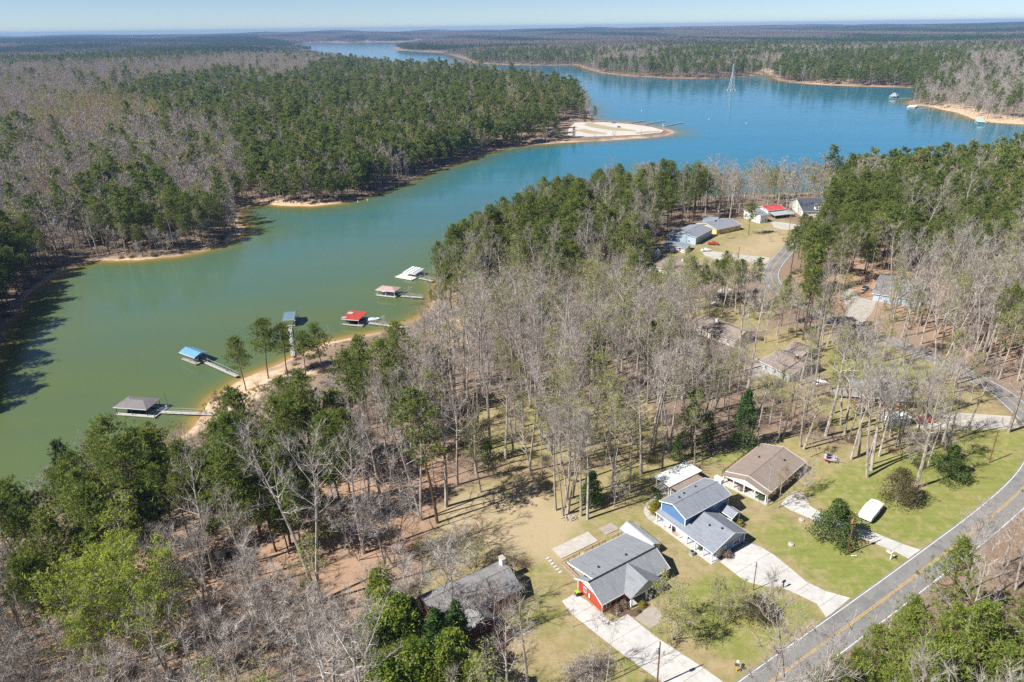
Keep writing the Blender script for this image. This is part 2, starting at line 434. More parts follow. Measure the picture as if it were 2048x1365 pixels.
LAWN = [[(850, 1075), (905, 985), (1010, 945), (1200, 935), (1330, 905), (1460, 905), (1560, 870), (1700, 890), (1850, 880), (2000, 835), (2090, 860), (2090, 980), (1850, 1180), (1640, 1340), (1560, 1420), (770, 1420), (790, 1320), (820, 1230), (850, 1150)],
        [(1490, 690), (1560, 655), (1700, 655), (1880, 720), (1980, 780), (2040, 845), (1700, 880), (1600, 800), (1500, 780)],
        [(1300, 500), (1330, 470), (1500, 440), (1595, 445), (1590, 480), (1560, 545), (1400, 575), (1310, 570)],
        [(930, 805), (1080, 790), (1310, 790), (1330, 905), (1010, 945), (925, 900)],
        [(1330, 600), (1450, 590), (1560, 620), (1520, 660), (1380, 650)]]
GREEN = [[(1690, 935), (1850, 890), (2000, 840), (2090, 870), (2090, 960), (1860, 1095), (1700, 1050), (1620, 990)],
         [(1500, 1060), (1560, 1040), (1680, 1095), (1820, 1120), (1700, 1195), (1600, 1140)],
         [(1330, 1190), (1430, 1150), (1560, 1185), (1640, 1230), (1500, 1340), (1390, 1290)],
         [(1640, 690), (1760, 690), (1880, 740), (1800, 790), (1660, 760)],
         [(1330, 905), (1430, 885), (1560, 870), (1480, 930)], [(1360, 560), (1440, 555), (1480, 530), (1400, 510)]]
PALE = [[(905, 1000), (1050, 965), (1150, 1040), (1130, 1130), (1000, 1110), (870, 1080)], [(1380, 540), (1560, 450), (1580, 500), (1500, 530)]]
STRAW = [[(1590, 560), (1700, 500), (1780, 500), (1900, 520), (2048, 600), (2048, 740), (1900, 690), (1740, 640), (1650, 600)],
         [(640, 940), (900, 900), (920, 980), (830, 1090), (700, 1250), (560, 1150)], [(400, 1050), (600, 1050), (560, 1280), (300, 1365), (0, 1365), (0, 1250)]]
SANDY = [[(850, 655), (890, 630), (935, 640), (940, 690), (880, 700)], [(430, 800), (470, 760), (600, 725), (640, 745), (560, 770), (460, 830)],
         [(1850, 212), (1920, 207), (2000, 232), (2100, 240), (2100, 262), (1930, 245)], [(515, 400), (600, 398), (680, 404), (620, 420), (530, 416)],
         [(1600, 165), (1690, 158), (1730, 168), (1640, 172)], [(1500, 150), (1530, 135), (1555, 142), (1540, 152)]]
def soft(polys, px, py, w=12.0):
    """0..1 inside the polygons with a ragged soft edge (w photo pixels)"""
    m = np.zeros(px.shape)
    for q in polys:
        d = dist_poly(px, py, q); d = np.where(in_poly(px, py, q), d, -d)
        m = np.maximum(m, np.clip(d / w + 0.5, 0, 1))
    return m
near = (np.hypot(TX, TY) < 420)
def masked(fn, *a):
    o = np.zeros(TX.shape); o[near] = fn(*[x[near] if isinstance(x, np.ndarray) else x for x in a]); return o
rag_x = GPX + 9 * wob(TX, TY, 3.5, 4) + 5 * wob(TX, TY, 1.3, 6); rag_y = GPY + 6 * wob(TX, TY, 3.5, 5) + 3 * wob(TX, TY, 1.3, 7)
m_lawn = masked(lambda a, b: soft(LAWN, a, b), rag_x, rag_y)
m_green = masked(lambda a, b: soft(GREEN, a, b, 30), rag_x, rag_y)
m_pale = masked(lambda a, b: soft(PALE, a, b, 40), rag_x, rag_y)
m_straw = masked(lambda a, b: soft(STRAW, a, b, 75), rag_x, rag_y)
shw = 4.5 + 2.0 * wob(TX, TY, 30, 8) + np.clip(np.hypot(TX, TY) / 400, 0, 4) * .3
shw = shw * np.clip(.75 + .9 * wob(TX, TY, 22, 23), .12, 1.3)
m_sand = np.clip((shw - TD) / 3.0, 0, 1)
m_sand = m_sand * (1 - .55 * np.clip((np.hypot(TX, TY) - 900) / 700, 0, 1))
m_sand = np.maximum(m_sand, soft(SANDY, GPX, GPY, 5) * (np.hypot(TX, TY) < 2500))
def add_attr(me, name, r, g, b, a):
    at = me.color_attributes.new(name, 'FLOAT_COLOR', 'POINT')
    at.data.foreach_set('color', np.stack([r, g, b, a], 1).astype(np.float32).ravel())
quads = []
idx = np.arange(NA * NR).reshape(NR, NA)
Q = np.stack([idx[:-1, :-1], idx[:-1, 1:], idx[1:, 1:], idx[1:, :-1]], -1).reshape(-1, 4)
def sheet(name, co, q, mat):
    used = np.unique(q); mp = np.full(len(co), -1); mp[used] = np.arange(len(used)); q = mp[q]
    me = bpy.data.meshes.new(name); me.vertices.add(len(used)); me.vertices.foreach_set('co', co[used].astype(np.float32).ravel())
    n = len(q); me.loops.add(n * 4); me.loops.foreach_set('vertex_index', q.astype(np.int32).ravel())
    me.polygons.add(n); me.polygons.foreach_set('loop_start', np.arange(0, n * 4, 4, dtype=np.int32))
    me.materials.append(mat); me.update(calc_edges=True)
    o = bpy.data.objects.new(name, me); COL.objects.link(o); return o, me, used

AX_ = math.atan2(.557, .83)
def ground_material():
    m, nt, b = nodes_of('ground')
    at = N(nt, 'ShaderNodeAttribute'); at.attribute_name = 'zones'
    at2 = N(nt, 'ShaderNodeAttribute'); at2.attribute_name = 'zones2'
    s = N(nt, 'ShaderNodeSeparateColor'); nt.links.new(at.outputs['Color'], s.inputs[0])
    s2 = N(nt, 'ShaderNodeSeparateColor'); nt.links.new(at2.outputs['Color'], s2.inputs[0])
    p = pos(nt)
    n1 = noise(nt, p, .10, 6, .65); n2 = noise(nt, p, .5, 5, .65); n3 = noise(nt, p, 3.5, 4, .7); n4 = noise(nt, p, .035, 4)
    litter = mixc(nt, ramp(nt, n2, .35, .65), (.23, .165, .118), (.33, .245, .178))
    litter = mixc(nt, ramp(nt, n3, .40, .62), litter, (.14, .105, .08))
    litter = mixc(nt, ramp(nt, n1, .45, .7, 0, .7), litter, (.29, .22, .155))
    straw = mixc(nt, ramp(nt, n3, .35, .65), (.32, .20, .13), (.40, .275, .19))
    straw = mixc(nt, ramp(nt, n2, .45, .65, 0, .6), straw, (.35, .23, .15))
    col = mixc(nt, s2.outputs[0], litter, straw)
    tan = mixc(nt, ramp(nt, n2, .38, .64), (.375, .295, .18), (.29, .215, .125))
    tan = mixc(nt, ramp(nt, n3, .42, .7, 0, .6), tan, (.24, .18, .09))
    grn = mixc(nt, ramp(nt, n2, .35, .68), (.205, .235, .055), (.14, .185, .035))
    grn = mixc(nt, ramp(nt, n3, .4, .7, 0, .5), grn, (.28, .26, .10))
    gsum = N(nt, 'ShaderNodeMath'); gsum.operation = 'ADD'
    nt.links.new(ramp(nt, n1, .38, .62, .12, .8), gsum.inputs[0]); nt.links.new(s.outputs[2], gsum.inputs[1])
    gs2 = N(nt, 'ShaderNodeMath'); gs2.operation = 'MULTIPLY'; gs2.use_clamp = True
    nt.links.new(gsum.outputs[0], gs2.inputs[0]); nt.links.new(ramp(nt, n2, .36, .60, .35, 1.0), gs2.inputs[1])
    lawn = mixc(nt, gs2.outputs[0], tan, grn)
    lawn = mixc(nt, ramp(nt, n4, .5, .7, 0, .4), lawn, mixc(nt, .5, lawn, (.42, .27, .16)))
    lawn = mixc(nt, s2.outputs[1], lawn, mixc(nt, .78, lawn, (.43, .335, .225)))
    mpl = N(nt, 'ShaderNodeMapping'); mpl.inputs['Rotation'].default_value = (0, 0, -AX_); mpl.inputs['Scale'].default_value = (.08, 1.0, 1); nt.links.new(p, mpl.inputs[0])
    lawn = mixc(nt, ramp(nt, noise(nt, mpl.outputs[0], .8, 3, .6), .44, .6, 0, .28), lawn, mixc(nt, .6, lawn, (.36, .32, .14)))
    lawn = mixc(nt, ramp(nt, noise(nt, p, 1.6, 8, .85), .57, .66, 0, .6), lawn, (.17, .115, .06))
    lawn = mixc(nt, ramp(nt, noise(nt, p, 9, 3, .8), .56, .68, 0, .4), lawn, mixc(nt, .7, lawn, (.06, .06, .02)))
    col = mixc(nt, s.outputs[0], col, lawn)
    sand = mixc(nt, ramp(nt, n2, .38, .62), (.62, .50, .36), (.46, .29, .17))
    sand = mixc(nt, ramp(nt, n3, .5, .7, 0, .5), sand, (.33, .23, .16))
    col = mixc(nt, s.outputs[1], col, sand)
    nt.links.new(col, b.inputs['Base Color']); b.inputs['Roughness'].default_value = .95; b.inputs['Specular IOR Level'].default_value = .1
    bn = N(nt, 'ShaderNodeBump'); bn.inputs['Strength'].default_value = .5; bn.inputs['Distance'].default_value = .12
    nt.links.new(n3, bn.inputs['Height']); nt.links.new(bn.outputs[0], b.inputs['Normal'])
    return m
CO = np.stack([TX, TY, TZ], 1)
terr, tme, used = sheet('ground', CO, Q, ground_material())
add_attr(tme, 'zones', m_lawn[used], m_sand[used], m_green[used], np.ones(len(used)))
add_attr(tme, 'zones2', m_straw[used], m_pale[used], np.zeros(len(used)), np.ones(len(used)))
tme.polygons.foreach_set('use_smooth', np.ones(len(tme.polygons), bool))
tag(terr, kind='structure')

# ------------------------------------------------------------------ the lake
def water_material():
    m, nt, b = nodes_of('lake water')
    at = N(nt, 'ShaderNodeAttribute'); at.attribute_name = 'depth_sky'
    s = N(nt, 'ShaderNodeSeparateColor'); nt.links.new(at.outputs['Color'], s.inputs[0])
    p = pos(nt)
    deep = mixc(nt, ramp(nt, noise(nt, p, .006, 3), .35, .65), (.102, .130, .034), (.090, .132, .048))
    deep = mixc(nt, s.outputs[1], deep, (.018, .178, .280))  # distant water is blued in the base colour, standing in for reflected sky
    mpw = N(nt, 'ShaderNodeMapping'); mpw.inputs['Rotation'].default_value = (0, 0, .35); mpw.inputs['Scale'].default_value = (.004, .016, 1); nt.links.new(p, mpw.inputs[0])
    deep = mixc(nt, ramp(nt, noise(nt, mpw.outputs[0], 1.0, 4, .6), .45, .62, 0, .35), deep, mixc(nt, .5, deep, (.02, .09, .12)))
    mid = mixc(nt, ramp(nt, s.outputs[0], .12, .55), deep, (.16, .15, .035))
    col = mixc(nt, ramp(nt, s.outputs[0], .5, .95), mid, (.36, .22, .08))
    nt.links.new(col, b.inputs['Base Color']); b.inputs['Roughness'].default_value = .07; b.inputs['IOR'].default_value = 1.33
    b.inputs['Specular IOR Level'].default_value = .5
    mp = N(nt, 'ShaderNodeMapping'); mp.inputs['Scale'].default_value = (.55, 1.0, 1.0); mp.inputs['Rotation'].default_value = (0, 0, .5)
    nt.links.new(p, mp.inputs[0])
    h1 = noise(nt, mp.outputs[0], .55, 4, .6); h2 = noise(nt, p, .05, 3, .5)
    hh = N(nt, 'ShaderNodeMath'); hh.operation = 'MULTIPLY'
    nt.links.new(h1, hh.inputs[0]); nt.links.new(ramp(nt, h2, .35, .65, .35, 1.6), hh.inputs[1])
    bn = N(nt, 'ShaderNodeBump'); bn.inputs['Strength'].default_value = 1.0; bn.inputs['Distance'].default_value = .055
    nt.links.new(hh.outputs[0], bn.inputs['Height']); nt.links.new(bn.outputs[0], b.inputs['Normal'])
    return m
wet = (TD < 6.0)
wq = Q[wet[Q].any(1)]
WCO = np.stack([TX, TY, np.zeros_like(TX)], 1)
lake, wme, used = sheet('lake_water', WCO, wq, water_material())
dd = np.maximum(-TD, 0)[used]; rr = np.hypot(TX, TY)[used]
sky_tint = np.clip((rr - 260) / 420, 0, 1) * np.clip(dd / 40, 0, 1)  # mask for the painted sky reflection: grows with range and away from shore
add_attr(wme, 'depth_sky', np.exp(-dd / (4.0 + rr * .004)), sky_tint, dd * 0, dd * 0 + 1)
tag(lake, kind='structure')

# ------------------------------------------------------------------ road, drives and paths
def smooth_line(pts, step=2.0, it=3):
    """Chaikin + even spacing over ground points"""
    p = [Vector((q[0], q[1])) for q in pts]
    for _ in range(it):
        o = [p[0]]
        for a, b in zip(p[:-1], p[1:]): o += [a * .75 + b * .25, a * .25 + b * .75]
        p = o + [p[-1]]
    out = [p[0]]; acc = 0
    for a, b in zip(p[:-1], p[1:]):
        d = (b - a).length
        while acc + d >= step:
            a = a + (b - a) * ((step - acc) / d); d = (b - a).length; out.append(a.copy()); acc = 0
            if d < 1e-6: break
        acc += d
    return out + [p[-1]]
def ribbon(name, line, offs, mat, lift, parent=None, across=2):
    """strip between side offsets offs[0]..offs[1] (metres to the line's right), draped on the ground"""
    vs = []; fs = []; n = across + 1
    xs = []; ys = []
    for i, p in enumerate(line):
        t = (line[min(i + 1, len(line) - 1)] - line[max(i - 1, 0)]).normalized(); nn = Vector((t.y, -t.x))
        for k in range(n):
            q = p + nn * (offs[0] + (offs[1] - offs[0]) * k / across); xs.append(q.x); ys.append(q.y)
    z = height(np.array(xs), np.array(ys)) + lift
    for x, y, zz in zip(xs, ys, z): vs.append((x, y, zz))
    for i in range(len(line) - 1):
        for k in range(across): a = i * n + k; fs.append((a, a + 1, a + n + 1, a + n))
    me = bpy.data.meshes.new(name); me.from_pydata(vs, [], fs); me.materials.append(mat)
    o = bpy.data.objects.new(name, me); COL.objects.link(o)
    if parent is not None: o.parent = parent
    return o
def road_material():
    m, nt, b = nodes_of('asphalt')
    p = pos(nt)
    c = mixc(nt, ramp(nt, noise(nt, p, .25, 5), .35, .65), (.22, .215, .205), (.165, .165, .162))
    c = mixc(nt, ramp(nt, noise(nt, p, 6, 3), .35, .7, 0, .7), c, (.27, .262, .25))
    c = mixc(nt, ramp(nt, noise(nt, p, .9, 6), .60, .66, 0, .5), c, (.11, .11, .112))
    vo = N(nt, 'ShaderNodeTexVoronoi'); vo.feature = 'DISTANCE_TO_EDGE'; vo.inputs['Scale'].default_value = .35; nt.links.new(p, vo.inputs['Vector'])
    c = mixc(nt, ramp(nt, vo.outputs['Distance'], .006, .02, .22, 0), c, (.07, .07, .072))
    c = mixc(nt, ramp(nt, noise(nt, p, .12, 3), .56, .60, 0, .45), c, (.13, .13, .135))
    nt.links.new(c, b.inputs['Base Color']); b.inputs['Roughness'].default_value = .9; b.inputs['Specular IOR Level'].default_value = .2
    return m
MT['asphalt'] = road_material()
MT['paint_white'] = pmat('road paint white', (.70, .70, .67), (.45, .45, .43), 1.2, .8, co='pos', contrast=(.5, .75))
MT['paint_yellow'] = pmat('road paint yellow', (.58, .36, .07), (.42, .29, .10), 1.2, .8, co='pos', contrast=(.45, .75))
ROAD_PX = [(1380, 1485), (1480, 1410), (1560, 1351), (1648, 1287), (1760, 1205), (1881, 1114), (1981, 1037), (2048, 977), (2082, 930), (2090, 890), (2075, 852), (2048, 826), (2008, 790), (1969, 767), (1898, 730),
           (1841, 707), (1790, 687), (1740, 668), (1690, 650), (1640, 628), (1592, 603), (1560, 582), (1541, 560), (1543, 538), (1564, 513), (1582, 493), (1598, 473), (1612, 455), (1640, 440)]
road_pts = [G(*p) for p in ROAD_PX]
road_line = smooth_line([(p.x, p.y) for p in road_pts], 2.0)
road = ribbon('road', road_line, (-3.45, 3.45), MT['asphalt'], .07, None, 5); tag(road, kind='structure')
for o_ in (-3.02, 3.02): ribbon('edge_line', road_line, (o_ - .07, o_ + .07), MT['paint_white'], .078, road, 1)
for o_ in (-.15, .15): ribbon('centre_line', road_line, (o_ - .065, o_ + .065), MT['paint_yellow'], .078, road, 1)
RDL = np.array([(p.x, p.y) for p in road_line])

def clip_half(poly, n, c):
    """keep the side n.p <= c"""
    out = []
    for i in range(len(poly)):
        a, b = poly[i], poly[(i + 1) % len(poly)]
        da, db = a.dot(n) - c, b.dot(n) - c
        if da <= 0: out.append(a)
        if da * db < 0: out.append(a + (b - a) * (da / (da - db)))
    return out
def slabs(name, px, mat, size, angle, label=None, lift=.06, gap=.028, piece='slab', zfun=None):
    """paved area: one piece for each cast slab, joints left open"""
    poly = [Vector(G(*p)[:2]) for p in px]
    root = bpy.data.objects.new(name, None); COL.objects.link(root)
    c = sum(poly, Vector((0, 0))) / len(poly); root.location = (c.x, c.y, hz(c.x, c.y)); tag(root, kind='structure')
    u = Vector((math.cos(angle), math.sin(angle))); v = Vector((-u.y, u.x))
    us = [p.dot(u) for p in poly]; vs = [p.dot(v) for p in poly]
    a0 = min(us)
    while a0 < max(us):
        b0 = min(vs)
        while b0 < max(vs):
            q = clip_half(poly, u, a0 + size[0] - gap); q = clip_half(q, -u, -(a0 + gap)) if len(q) > 2 else q
            q = clip_half(q, v, b0 + size[1] - gap) if len(q) > 2 else q; q = clip_half(q, -v, -(b0 + gap)) if len(q) > 2 else q
            if len(q) > 2:
                ar = abs(sum(q[i].x * q[(i + 1) % len(q)].y - q[(i + 1) % len(q)].x * q[i].y for i in range(len(q)))) / 2
                if ar > .25:
                    j = rng.uniform(-.004, .004)
                    pts = [Vector((w.x - c.x, w.y - c.y, hz(w.x, w.y) + lift + j - root.location.z)) for w in q]
                    MB().slab(pts, .12).build(piece, mat, root)
            b0 += size[1]
        a0 += size[0]
    return root
AX = math.atan2(.557, .83)     # the houses and drives run square to the road
def sheet_px(name, px, mat, lift=.05, sub=1):
    poly = [Vector(G(*p)[:2]) for p in px]
    c = sum(poly, Vector((0, 0))) / len(poly)
    pts = [Vector((w.x, w.y, hz(w.x, w.y) + lift)) for w in poly]
    o = MB().slab(pts, .15).build(name, mat); tag(o, kind='structure'); return o
slabs('concrete_driveway', [(1124, 1203), (1150, 1188), (1182, 1207), (1208, 1231), (1224, 1246), (1255, 1229), (1318, 1279), (1397, 1330), (1440, 1360), (1462, 1376), (1440, 1430), (1320, 1362), (1237, 1303), (1144, 1229)], MT['concrete'], (4.4, 4.4), AX - math.pi / 2)
slabs('concrete_driveway', [(1440, 1124), (1455, 1113), (1494, 1085), (1520, 1094), (1547, 1110), (1581, 1137), (1611, 1163), (1649, 1182), (1701, 1197), (1653, 1236), (1634, 1208), (1589, 1186), (1558, 1174), (1528, 1173), (1490, 1163)], MT['concrete'], (5.0, 4.5), AX - math.pi / 2)
slabs('concrete_driveway', [(1579, 993), (1600, 1000), (1638, 1024), (1705, 1053), (1749, 1066), (1805, 1089), (1843, 1101), (1819, 1119), (1793, 1105), (1734, 1081), (1687, 1067), (1638, 1045), (1579, 1020), (1562, 1008)], MT['concrete'], (4.0, 4.0), AX - math.pi / 2)
slabs('walkway', [(1571, 999), (1576, 988), (1590, 982), (1606, 990), (1617, 1003), (1619, 1017), (1606, 1012), (1604, 1003), (1594, 993), (1585, 994), (1580, 1004)], MT['concrete_old'], (1.6, 1.6), AX)
sheet_px('patio', [(1270, 1237), (1292, 1218), (1306, 1215), (1322, 1223), (1326, 1237), (1318, 1248), (1300, 1257)], MT['aggregate'])
sheet_px('parking_pad', [(1830, 832), (1880, 823), (2006, 832), (2027, 833), (2041, 857), (1917, 861), (1834, 857)], MT['concrete_old'])
sheet_px('gravel_drive', [(1690, 607), (1697, 619), (1682, 641), (1672, 648), (1716, 657), (1727, 647), (1748, 620), (1752, 602), (1718, 594), (1706, 579), (1680, 580)], MT['gravel'])
sheet_px('gravel_drive', [(1400, 499), (1425, 503), (1460, 508), (1541, 516), (1534, 528), (1490, 525), (1440, 522), (1410, 512)], MT['concrete_old'])
sheet_px('gravel_drive', [(1540, 443), (1566, 445), (1606, 452), (1606, 460), (1566, 460), (1548, 455)], MT['concrete_old'])
sheet_px('gravel_drive', [(1412, 603), (1440, 579), (1458, 573), (1463, 580), (1442, 600), (1425, 610)], MT['concrete_old'])
sheet_px('parking_pad', [(1495, 737), (1528, 713), (1546, 720), (1542, 746), (1500, 756)], MT['gravel'])
sheet_px('parking_pad', [(1570, 1000), (1580, 1000), (1590, 1012), (1575, 1018)], MT['concrete_old'], .045)
slabs('walkway', [(1294, 1037), (1287, 1024), (1290, 1010), (1302, 998), (1322, 986), (1340, 974), (1349, 979), (1330, 990), (1310, 1002), (1301, 1012), (1300, 1023), (1318, 1036), (1313, 1050)], MT['concrete_old'], (1.6, 1.6), AX)
# boat ramp
MT['ramp'] = pmat('pale gravel lot', (.56, .52, .47), (.47, .43, .37), .15, .95, co='pos')
sheet_px('boat_ramp_lot', [(1138, 256), (1150, 246), (1200, 244.5), (1260, 249), (1305, 255.5), (1328, 261.5), (1322, 266), (1280, 270.5), (1210, 273.5), (1150, 275.5), (1135, 270)], MT['ramp'], .32)
for q in ([(1165, 250), (1185, 248), (1230, 256), (1272, 262), (1268, 263.5), (1225, 262), (1180, 255)], [(1150, 262), (1168, 259), (1215, 268), (1209, 269.5), (1175, 268)], [(1268, 266), (1320, 262.5), (1318, 264.5), (1275, 269)]):
    g_ = sheet_px('grass_island', q, pmat('ramp verge grass', (.33, .30, .18), (.38, .31, .21), .5, .95, co='pos'), .37)

# ------------------------------------------------------------------ buildings
FOOT = []          # (x, y, radius) kept clear of trees
def frame(px, z=0.0, ground=None):
    """four photo pixels of a rectangle at height z over the ground -> centre, angle, length, width (first edge = length)"""
    g = ground if ground is not None else G(*np.mean(px, 0)).z
    p = [Vector(gz(*q, g + z)) for q in px]
    c = sum(p, Vector((0, 0))) / 4
    u = ((p[1] - p[0]) + (p[2] - p[3])) / 2; v = ((p[3] - p[0]) + (p[2] - p[1])) / 2
    return c, math.atan2(u.y, u.x), u.length, v.length
def window(par, c, face, w, h, frame_mat=None, glass=None, name='window', bars=1):
    """face: outward direction in the thing's own axes"""
    f = Vector((face[0], face[1], 0)).normalized(); s = Vector((-f.y, f.x, 0)); c = Vector(c); rz = math.atan2(s.y, s.x)
    t = .09; m = MB()
    for k in (-1, 1):
        m.box(c + s * k * (w / 2 - t / 2) + f * .03, (t, .10, h), rz)
        m.box(c + Vector((0, 0, k * (h / 2 - t / 2))) + f * .03, (w - 2 * t, .10, t), rz)
    if bars: m.box(c + f * .035, (w - 2 * t, .05, .05), rz)
    o = m.build(name, frame_mat or MT['white'], par)
    MB().box(c + f * .012, (w - 2 * t, .03, h - 2 * t), rz).build('pane', glass or MT['glass'], o)
    return o
def door(par, c, face, w=.95, h=2.05, mat=None):
    f = Vector((face[0], face[1], 0)).normalized(); s = Vector((-f.y, f.x, 0)); c = Vector(c); rz = math.atan2(s.y, s.x)
    o = MB().box(c + f * .03, (w, .08, h), rz).build('door', mat or MT['white'], par)
    MB().box(c + f * .09 + s * (w * .38), (.05, .06, .12), rz).build('handle', MT['dark'], o)
    return o
def gable(par, L, W, eave, ridge, wall, roof, trim=None, x0=None, y0=None, over=.4, base=0.0, hip=0.0, walls=True, roof_name='roof'):
    """block with its ridge along x"""
    x0 = -L / 2 if x0 is None else x0; y0 = -W / 2 if y0 is None else y0
    x1, y1, ym = x0 + L, y0 + W, y0 + W / 2
    trim = trim or MT['white']
    if walls:
        m = MB()
        pts = [(x0, y0, base), (x1, y0, base), (x1, y1, base), (x0, y1, base), (x0, y0, eave), (x1, y0, eave), (x1, y1, eave), (x0, y1, eave)]
        if hip == 0: pts += [(x0, ym, ridge), (x1, ym, ridge)]; m.add(pts, [(0, 1, 5, 4), (2, 3, 7, 6), (1, 2, 6, 9, 5), (3, 0, 4, 8, 7)])
        else: m.add(pts, [(0, 1, 5, 4), (2, 3, 7, 6), (1, 2, 6, 5), (3, 0, 4, 7)])
        m.build('wall', wall, par)
    sl = (ridge - eave) / (W / 2)
    ez = eave - sl * over + .05; t = .16
    a, b = x0 - over, x1 + over; c, d = y0 - over, y1 + over; rz_ = ridge + .05
    if hip == 0:
        for side, ye in ((0, c), (1, d)):
            MB().slab([(a, ye, ez), (b, ye, ez), (b, ym, rz_), (a, ym, rz_)][::1 if side == 0 else -1], t).build(roof_name, roof, par)
        m = MB()
        for xx in (a - .03, b + .03):
            m.bar((xx, c - .02, ez - .07), (xx, ym, rz_ - .07), .06, .22); m.bar((xx, d + .02, ez - .07), (xx, ym, rz_ - .07), .06, .22)
        m.box(((a + b) / 2, c - .03, ez - .08), (b - a, .06, .18)); m.box(((a + b) / 2, d + .03, ez - .08), (b - a, .06, .18))
        m.build('fascia', trim, par)
        MB().bar((a, ym, rz_ + .02), (b, ym, rz_ + .02), .28, .07).build('ridge_cap', roof, par)
    else:
        r0, r1 = (a + hip, ym, rz_), (b - hip, ym, rz_)
        for q in ([(a, c, ez), (b, c, ez), r1, r0], [(b, d, ez), (a, d, ez), r0, r1], [(a, d, ez), (a, c, ez), r0], [(b, c, ez), (b, d, ez), r1]):
            MB().slab(q, t).build(roof_name, roof, par)
        m = MB()
        m.box(((a + b) / 2, c - .03, ez - .08), (b - a + .12, .06, .2)); m.box(((a + b) / 2, d + .03, ez - .08), (b - a + .12, .06, .2))
        m.box((a - .03, (c + d) / 2, ez - .08), (.06, d - c, .2)); m.box((b + .03, (c + d) / 2, ez - .08), (.06, d - c, .2)); m.build('fascia', trim, par)
def roof_vent(par, c, mat=None):
    MB().lathe([(.16, 0), (.16, .22), (.24, .24), (.22, .32), (.05, .36)], c, 10).build('roof_vent', mat or MT['dark'], par)
def place(name, c, ang, label, cat, z=None, r=9, group=None):
    z = hz(c[0], c[1]) if z is None else z
    o = empty(name, (c[0], c[1], z), ang); tag(o, label, cat, group); FOOT.append((c[0], c[1], r)); return o
def on_roof(y, eave, ridge, half, ym): return ridge - (ridge - eave) * abs(y - ym) / half + .06

# --- red house.  local x = along the ridge (away up the road), local y = to the rear; front faces the road (-y)
h1 = place('house', (7.95, 100.99), AX, 'red clapboard house with grey shingle roof beside a wide white driveway', 'house', r=11)
E_, RG = 2.65, 4.75
ym = .4
MB().add([(0.2, -3.35, 0), (16.2, -3.35, 0), (16.2, 4.1, 0), (.2, 4.1, 0), (.2, -3.35, E_), (16.2, -3.35, E_), (16.2, 4.1, E_), (.2, 4.1, E_)], [(0, 1, 5, 4), (1, 2, 6, 5), (2, 3, 7, 6), (3, 0, 4, 7)]).build('wall', MT['red'], h1)
for x in (.2, 16.2): MB().slab([(x - .02, -3.35, E_), (x + .02, -3.35, E_), (x + .02, 4.1, E_), (x - .02, 4.1, E_)], .01).add([(x - .025, -3.35, E_), (x - .025, 4.1, E_), (x - .025, ym, RG - .1), (x + .025, -3.35, E_), (x + .025, 4.1, E_), (x + .025, ym, RG - .1)], [(0, 1, 2), (3, 5, 4), (0, 3, 4, 1), (1, 4, 5, 2), (2, 5, 3, 0)]).build('gable_panel', MT['white'], h1)
sh = MT['shingle_grey']
MB().slab([(-.3, -3.85, E_ - .12), (5.0, -3.85, E_ - .12), (9.1, ym, RG), (-.3, ym, RG)], .17).build('roof', sh, h1)
MB().slab([(13.2, -3.85, E_ - .12), (16.7, -3.85, E_ - .12), (16.7, ym, RG), (9.1, ym, RG)], .17).build('roof', sh, h1)
MB().slab([(-.3, ym, RG), (1.15, ym, RG), (1.15, 4.65, E_ - .12), (-.3, 4.65, E_ - .12)][::-1], .17).build('roof', sh, h1)
MB().slab([(1.0, ym, RG + .04), (16.7, ym, RG + .04), (16.3, 8.95, E_ + .06), (1.0, 8.95, E_ + .06)][::-1], .17).build('porch_roof', sh, h1)
# front cross gable, open porch below
MB().slab([(9.1, ym, RG + .02), (9.1, -5.75, RG + .02), (5.0, -5.75, E_ - .1), (5.0, -3.85, E_ - .1)], .17).build('roof', sh, h1)
MB().slab([(9.1, -5.75, RG + .02), (9.1, ym, RG + .02), (13.2, -3.85, E_ - .1), (13.2, -5.75, E_ - .1)], .17).build('roof', sh, h1)
MB().add([(5.3, -5.5, E_ - .05), (12.9, -5.5, E_ - .05), (9.1, -5.5, RG - .2), (5.3, -5.42, E_ - .05), (12.9, -5.42, E_ - .05), (9.1, -5.42, RG - .2)], [(0, 1, 2), (3, 5, 4), (0, 3, 4, 1), (1, 4, 5, 2), (2, 5, 3, 0)]).build('gable_panel', MT['grey_wall'], h1)
MB().box((9.1, -5.5, E_ - .22), (7.6, .16, .3)).build('beam', MT['white'], h1)
for x in (5.4, 9.1, 12.8): MB().box((x, -5.48, 1.3), (.3, .3, 2.4)).build('post', MT['white'], h1)
MB().box((9.1, -4.5, .1), (7.9, 2.3, .2)).build('porch_floor', MT['concrete_old'], h1)
m = MB(); m.bar((-.33, -3.9, E_ - .2), (-.33, ym, RG - .1), .06, .24); m.bar((-.33, 4.7, E_ - .2), (-.33, ym, RG - .1), .06, .24)
m.bar((16.73, -3.9, E_ - .2), (16.73, ym, RG - .1), .06, .24); m.bar((16.73, ym, RG - .1), (16.33, 8.95, E_ - .03), .06, .24); m.bar((.97, ym, RG - .06), (.97, 8.95, E_ - .03), .06, .24)
m.box((8.65, 8.99, E_ - .04), (15.4, .06, .2)); m.box((2.3, -3.88, E_ - .2), (5.2, .06, .18)); m.box((14.95, -3.88, E_ - .2), (3.5, .06, .18)); m.build('fascia', MT['white'], h1)
MB().bar((-.3, ym, RG + .08), (16.7, ym, RG + .08), .3, .05).build('ridge_cap', MT['dark'], h1)
for x, y in ((.2, -3.35), (16.2, -3.35), (.2, 4.1)): MB().box((x, y, 1.3), (.16, .16, 2.6)).build('corner_board', MT['white'], h1)
for x in (1.6, 3.9): window(h1, (x, -3.36, 1.45), (0, -1), 1.0, 1.5)
